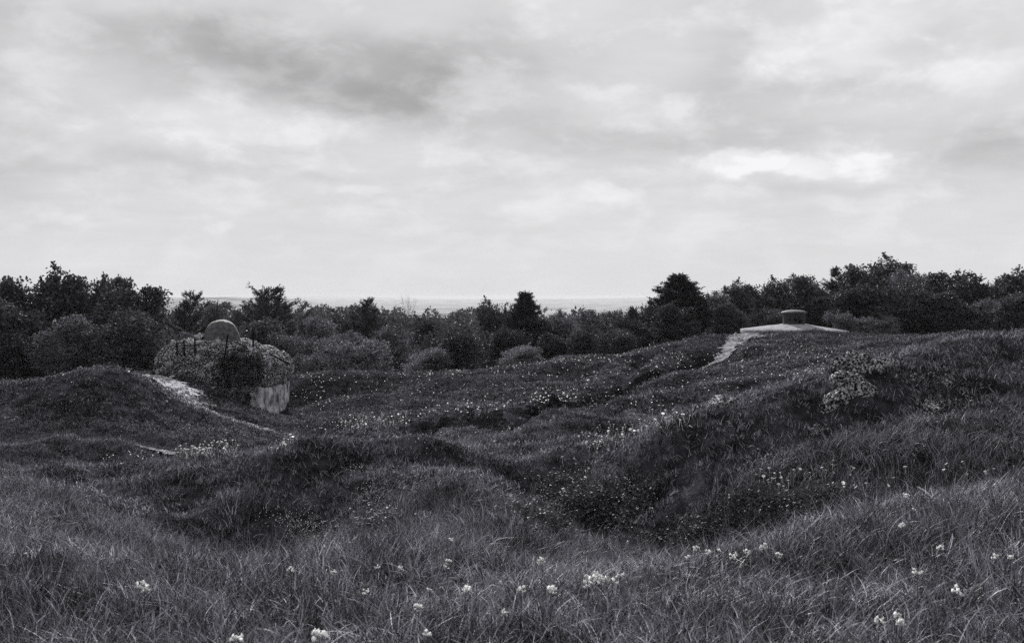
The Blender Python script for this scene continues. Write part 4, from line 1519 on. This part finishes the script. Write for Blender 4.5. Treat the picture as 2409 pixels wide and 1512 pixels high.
hp = hit([c[0] for c in COW], [c[1] for c in COW], STEM_H * 1.12)
for (u, v, s, lab), p in zip(COW, hp):
    if not p:
        continue
    sc = 0.46 * s + 0.12
    root = link("cowslip", None, loc=p, rot=(fr.normal() * 0.06, fr.normal() * 0.06, fr.uniform(0, 6.28)))
    tag(root, lab, "flower", "cowslips in the foreground grass")
    link("stem", STEM, root, scale=(1, 1, 1.12))
    link("flower_head", HEADS[fr.integers(0, 6)], root, loc=(0, 0, STEM_H * 1.12), rot=(fr.normal() * 0.3, fr.normal() * 0.3, fr.uniform(0, 6.28)), scale=sc)

DAISY = [daisy_mesh("daisy", True, 0.026, 0.17), daisy_mesh("daisy", True, 0.030, 0.19, 11), daisy_mesh("daisy", True, 0.022, 0.16, 8)]
# patches: (points along a line in the picture, spread, count, size, label)
PATCH = [
 ([(1385, 1043), (1450, 1015), (1530, 985), (1620, 962)], 11, 78, 1.15, "small white flower in the dense drift running up the right-hand ridge", "flowers of the ridge drift"),
 ([(1780, 1118), (1860, 1112), (1960, 1100), (2010, 1120)], 12, 30, 1.0, "small white flower just below the bare stony patch on the right slope", "flowers below the stony patch"),
 ([(2040, 1150), (2130, 1130), (2260, 1110), (2380, 1120)], 16, 22, 0.95, "white flower scattered on the dark right slope above the near bank", "flowers on the dark right slope"),
 ([(1160, 1050), (1250, 1060), (1400, 1085), (1350, 1140)], 26, 24, 1.0, "stray white flower on the rough ground left of the ridge drift", "stray flowers at the centre"),
 ([(640, 1048), (665, 1042), (700, 1030)], 3, 12, 1.1, "white flower on the rim of the middle mound", "flowers on the mound rim"),
 ([(430, 1062), (500, 1054), (560, 1050)], 6, 52, 1.3, "white flower in the hollow behind the middle mound", "flowers in the far hollow"),
 ([(800, 1000), (880, 992), (960, 985)], 8, 62, 1.5, "white flower in the strip beside the dark worn trail", "flowers beside the worn trail"),
]
for line, sp, cnt, size, lab, grp in PATCH:
    L = np.array(line, float)
    t = fr.uniform(0, len(L) - 1.001, cnt); i = t.astype(int); f = (t - i)[:, None]
    P = L[i] * (1 - f) + L[i + 1] * f + fr.normal(size=(cnt, 2)) * np.array([sp * 1.6, sp])
    for p in hit(P[:, 0], P[:, 1], 0.16):
        if p:
            o = link("daisy", DAISY[fr.integers(0, 3)], None, None, (p[0], p[1], p[2] + 0.02), (fr.normal() * 0.3 + 0.25, fr.normal() * 0.3, fr.uniform(0, 6.28)), size * fr.uniform(0.75, 1.25) * min(1.0, max(0.8, p[1] / 24.0)))
            tag(o, lab, "flower", grp)


def flower_stuff():
    us, vs, ss = [], [], []
    def add(u, v, s):
        us.extend(u); vs.extend(v); ss.extend([s] * len(u))
    rs = np.random.default_rng(41)
    def line(pts_, sp, cnt, s):
        L = np.array(pts_, float); t = rs.uniform(0, len(L) - 1.001, cnt); i = t.astype(int); f = (t - i)[:, None]
        P = L[i] * (1 - f) + L[i + 1] * f + rs.normal(size=(cnt, 2)) * np.array([sp * 1.8, sp])
        add(P[:, 0], P[:, 1], s)
    line([(690, 1225), (720, 1270), (790, 1275)], 17, 260, 0.42)
    line([(640, 1215), (690, 1240)], 12, 60, 0.4)
    line([(855, 1150), (880, 1190)], 12, 70, 0.42)
    line([(830, 1105), (870, 1110)], 6, 20, 0.5)
    line([(240, 1080), (420, 1068)], 5, 45, 1.1)
    line([(690, 890), (1000, 882), (1100, 870), (1250, 858), (1400, 842), (1560, 812)], 4, 170, 1.5)
    line([(720, 905), (1000, 905), (1250, 890), (1500, 850)], 16, 200, 1.4)
    line([(950, 960), (1250, 940), (1450, 900)], 16, 120, 1.3)
    line([(1030, 972), (1250, 945), (1330, 935)], 6, 70, 1.4)
    line([(700, 925), (800, 960)], 14, 50, 1.3)
    line([(1550, 850), (1750, 850), (1950, 810)], 20, 170, 1.3)
    line([(1400, 960), (1600, 920), (1800, 880), (1950, 850)], 16, 150, 1.2)
    line([(1450, 880), (1600, 845)], 14, 60, 1.3)
    line([(960, 1040), (1200, 1030)], 12, 25, 0.9)
    line([(100, 890), (350, 900)], 10, 8, 1.6)
    line([(700, 1010), (850, 1000)], 6, 30, 1.3)
    hp = hit(us, vs, 0.12)
    Vs, Fs, n = [], [], 0
    m = 6
    for p, s in zip(hp, ss):
        if not p:
            continue
        r = 0.022 * s * rs.uniform(0.7, 1.4) * min(1.0, max(0.45, p[1] / 40.0))
        tx, ty = rs.normal() * 0.35, -0.3 + rs.normal() * 0.3
        z0 = p[2] + rs.uniform(0.13, 0.22)
        V = [(p[0], p[1], z0 + 0.006)]
        for q in range(m):
            a = q / m * 6.2832 + rs.uniform(0, 0.5)
            cx, cy = r * math.cos(a), r * math.sin(a)
            V.append((p[0] + cx, p[1] + cy, z0 - cx * tx - cy * ty))
        V.append((p[0], p[1], z0 - 0.004))
        F = [(0, 1 + q, 1 + (q + 1) % m) for q in range(m)] + [(m + 1, 1 + (q + 1) % m, 1 + q) for q in range(m)]
        Vs.append(np.array(V)); Fs.append(np.array(F) + n); n += len(V)
    o = link("wild_daisies", np_mesh("wild_daisies", np.concatenate(Vs), np.concatenate(Fs)), mat=M_PETAL)
    tag(o, "countless tiny white daisies speckling the far slopes and the crater wall", "daisies", kind="stuff")


flower_stuff()


# ------------------------------------------------------------------ haze
def haze():
    x, y0_, y1_, z0_, z1_ = 19500, -9.5, 24500, -190, 14
    V = [(-x, y0_, z0_), (x, y0_, z0_), (x, y1_, z0_), (-x, y1_, z0_), (-x, y0_, z1_), (x, y0_, z1_), (x, y1_, z1_), (-x, y1_, z1_)]
    F = [(0, 3, 2, 1), (4, 5, 6, 7), (0, 1, 5, 4), (1, 2, 6, 5), (2, 3, 7, 6), (3, 0, 4, 7)]
    m, k, out = material("summer haze")
    pv = k.n("ShaderNodeVolumePrincipled")
    pv.inputs["Color"].default_value = (0.62, 0.62, 0.63, 1)
    pv.inputs["Density"].default_value = 9e-5
    pv.inputs["Anisotropy"].default_value = 0.0
    k.put(out.inputs["Volume"], pv.outputs[0])
    o = link("haze", np_mesh("haze", V, np.array(F)), mat=m)
    tag(o, "pale haze over the far hills", "haze", kind="stuff")


haze()
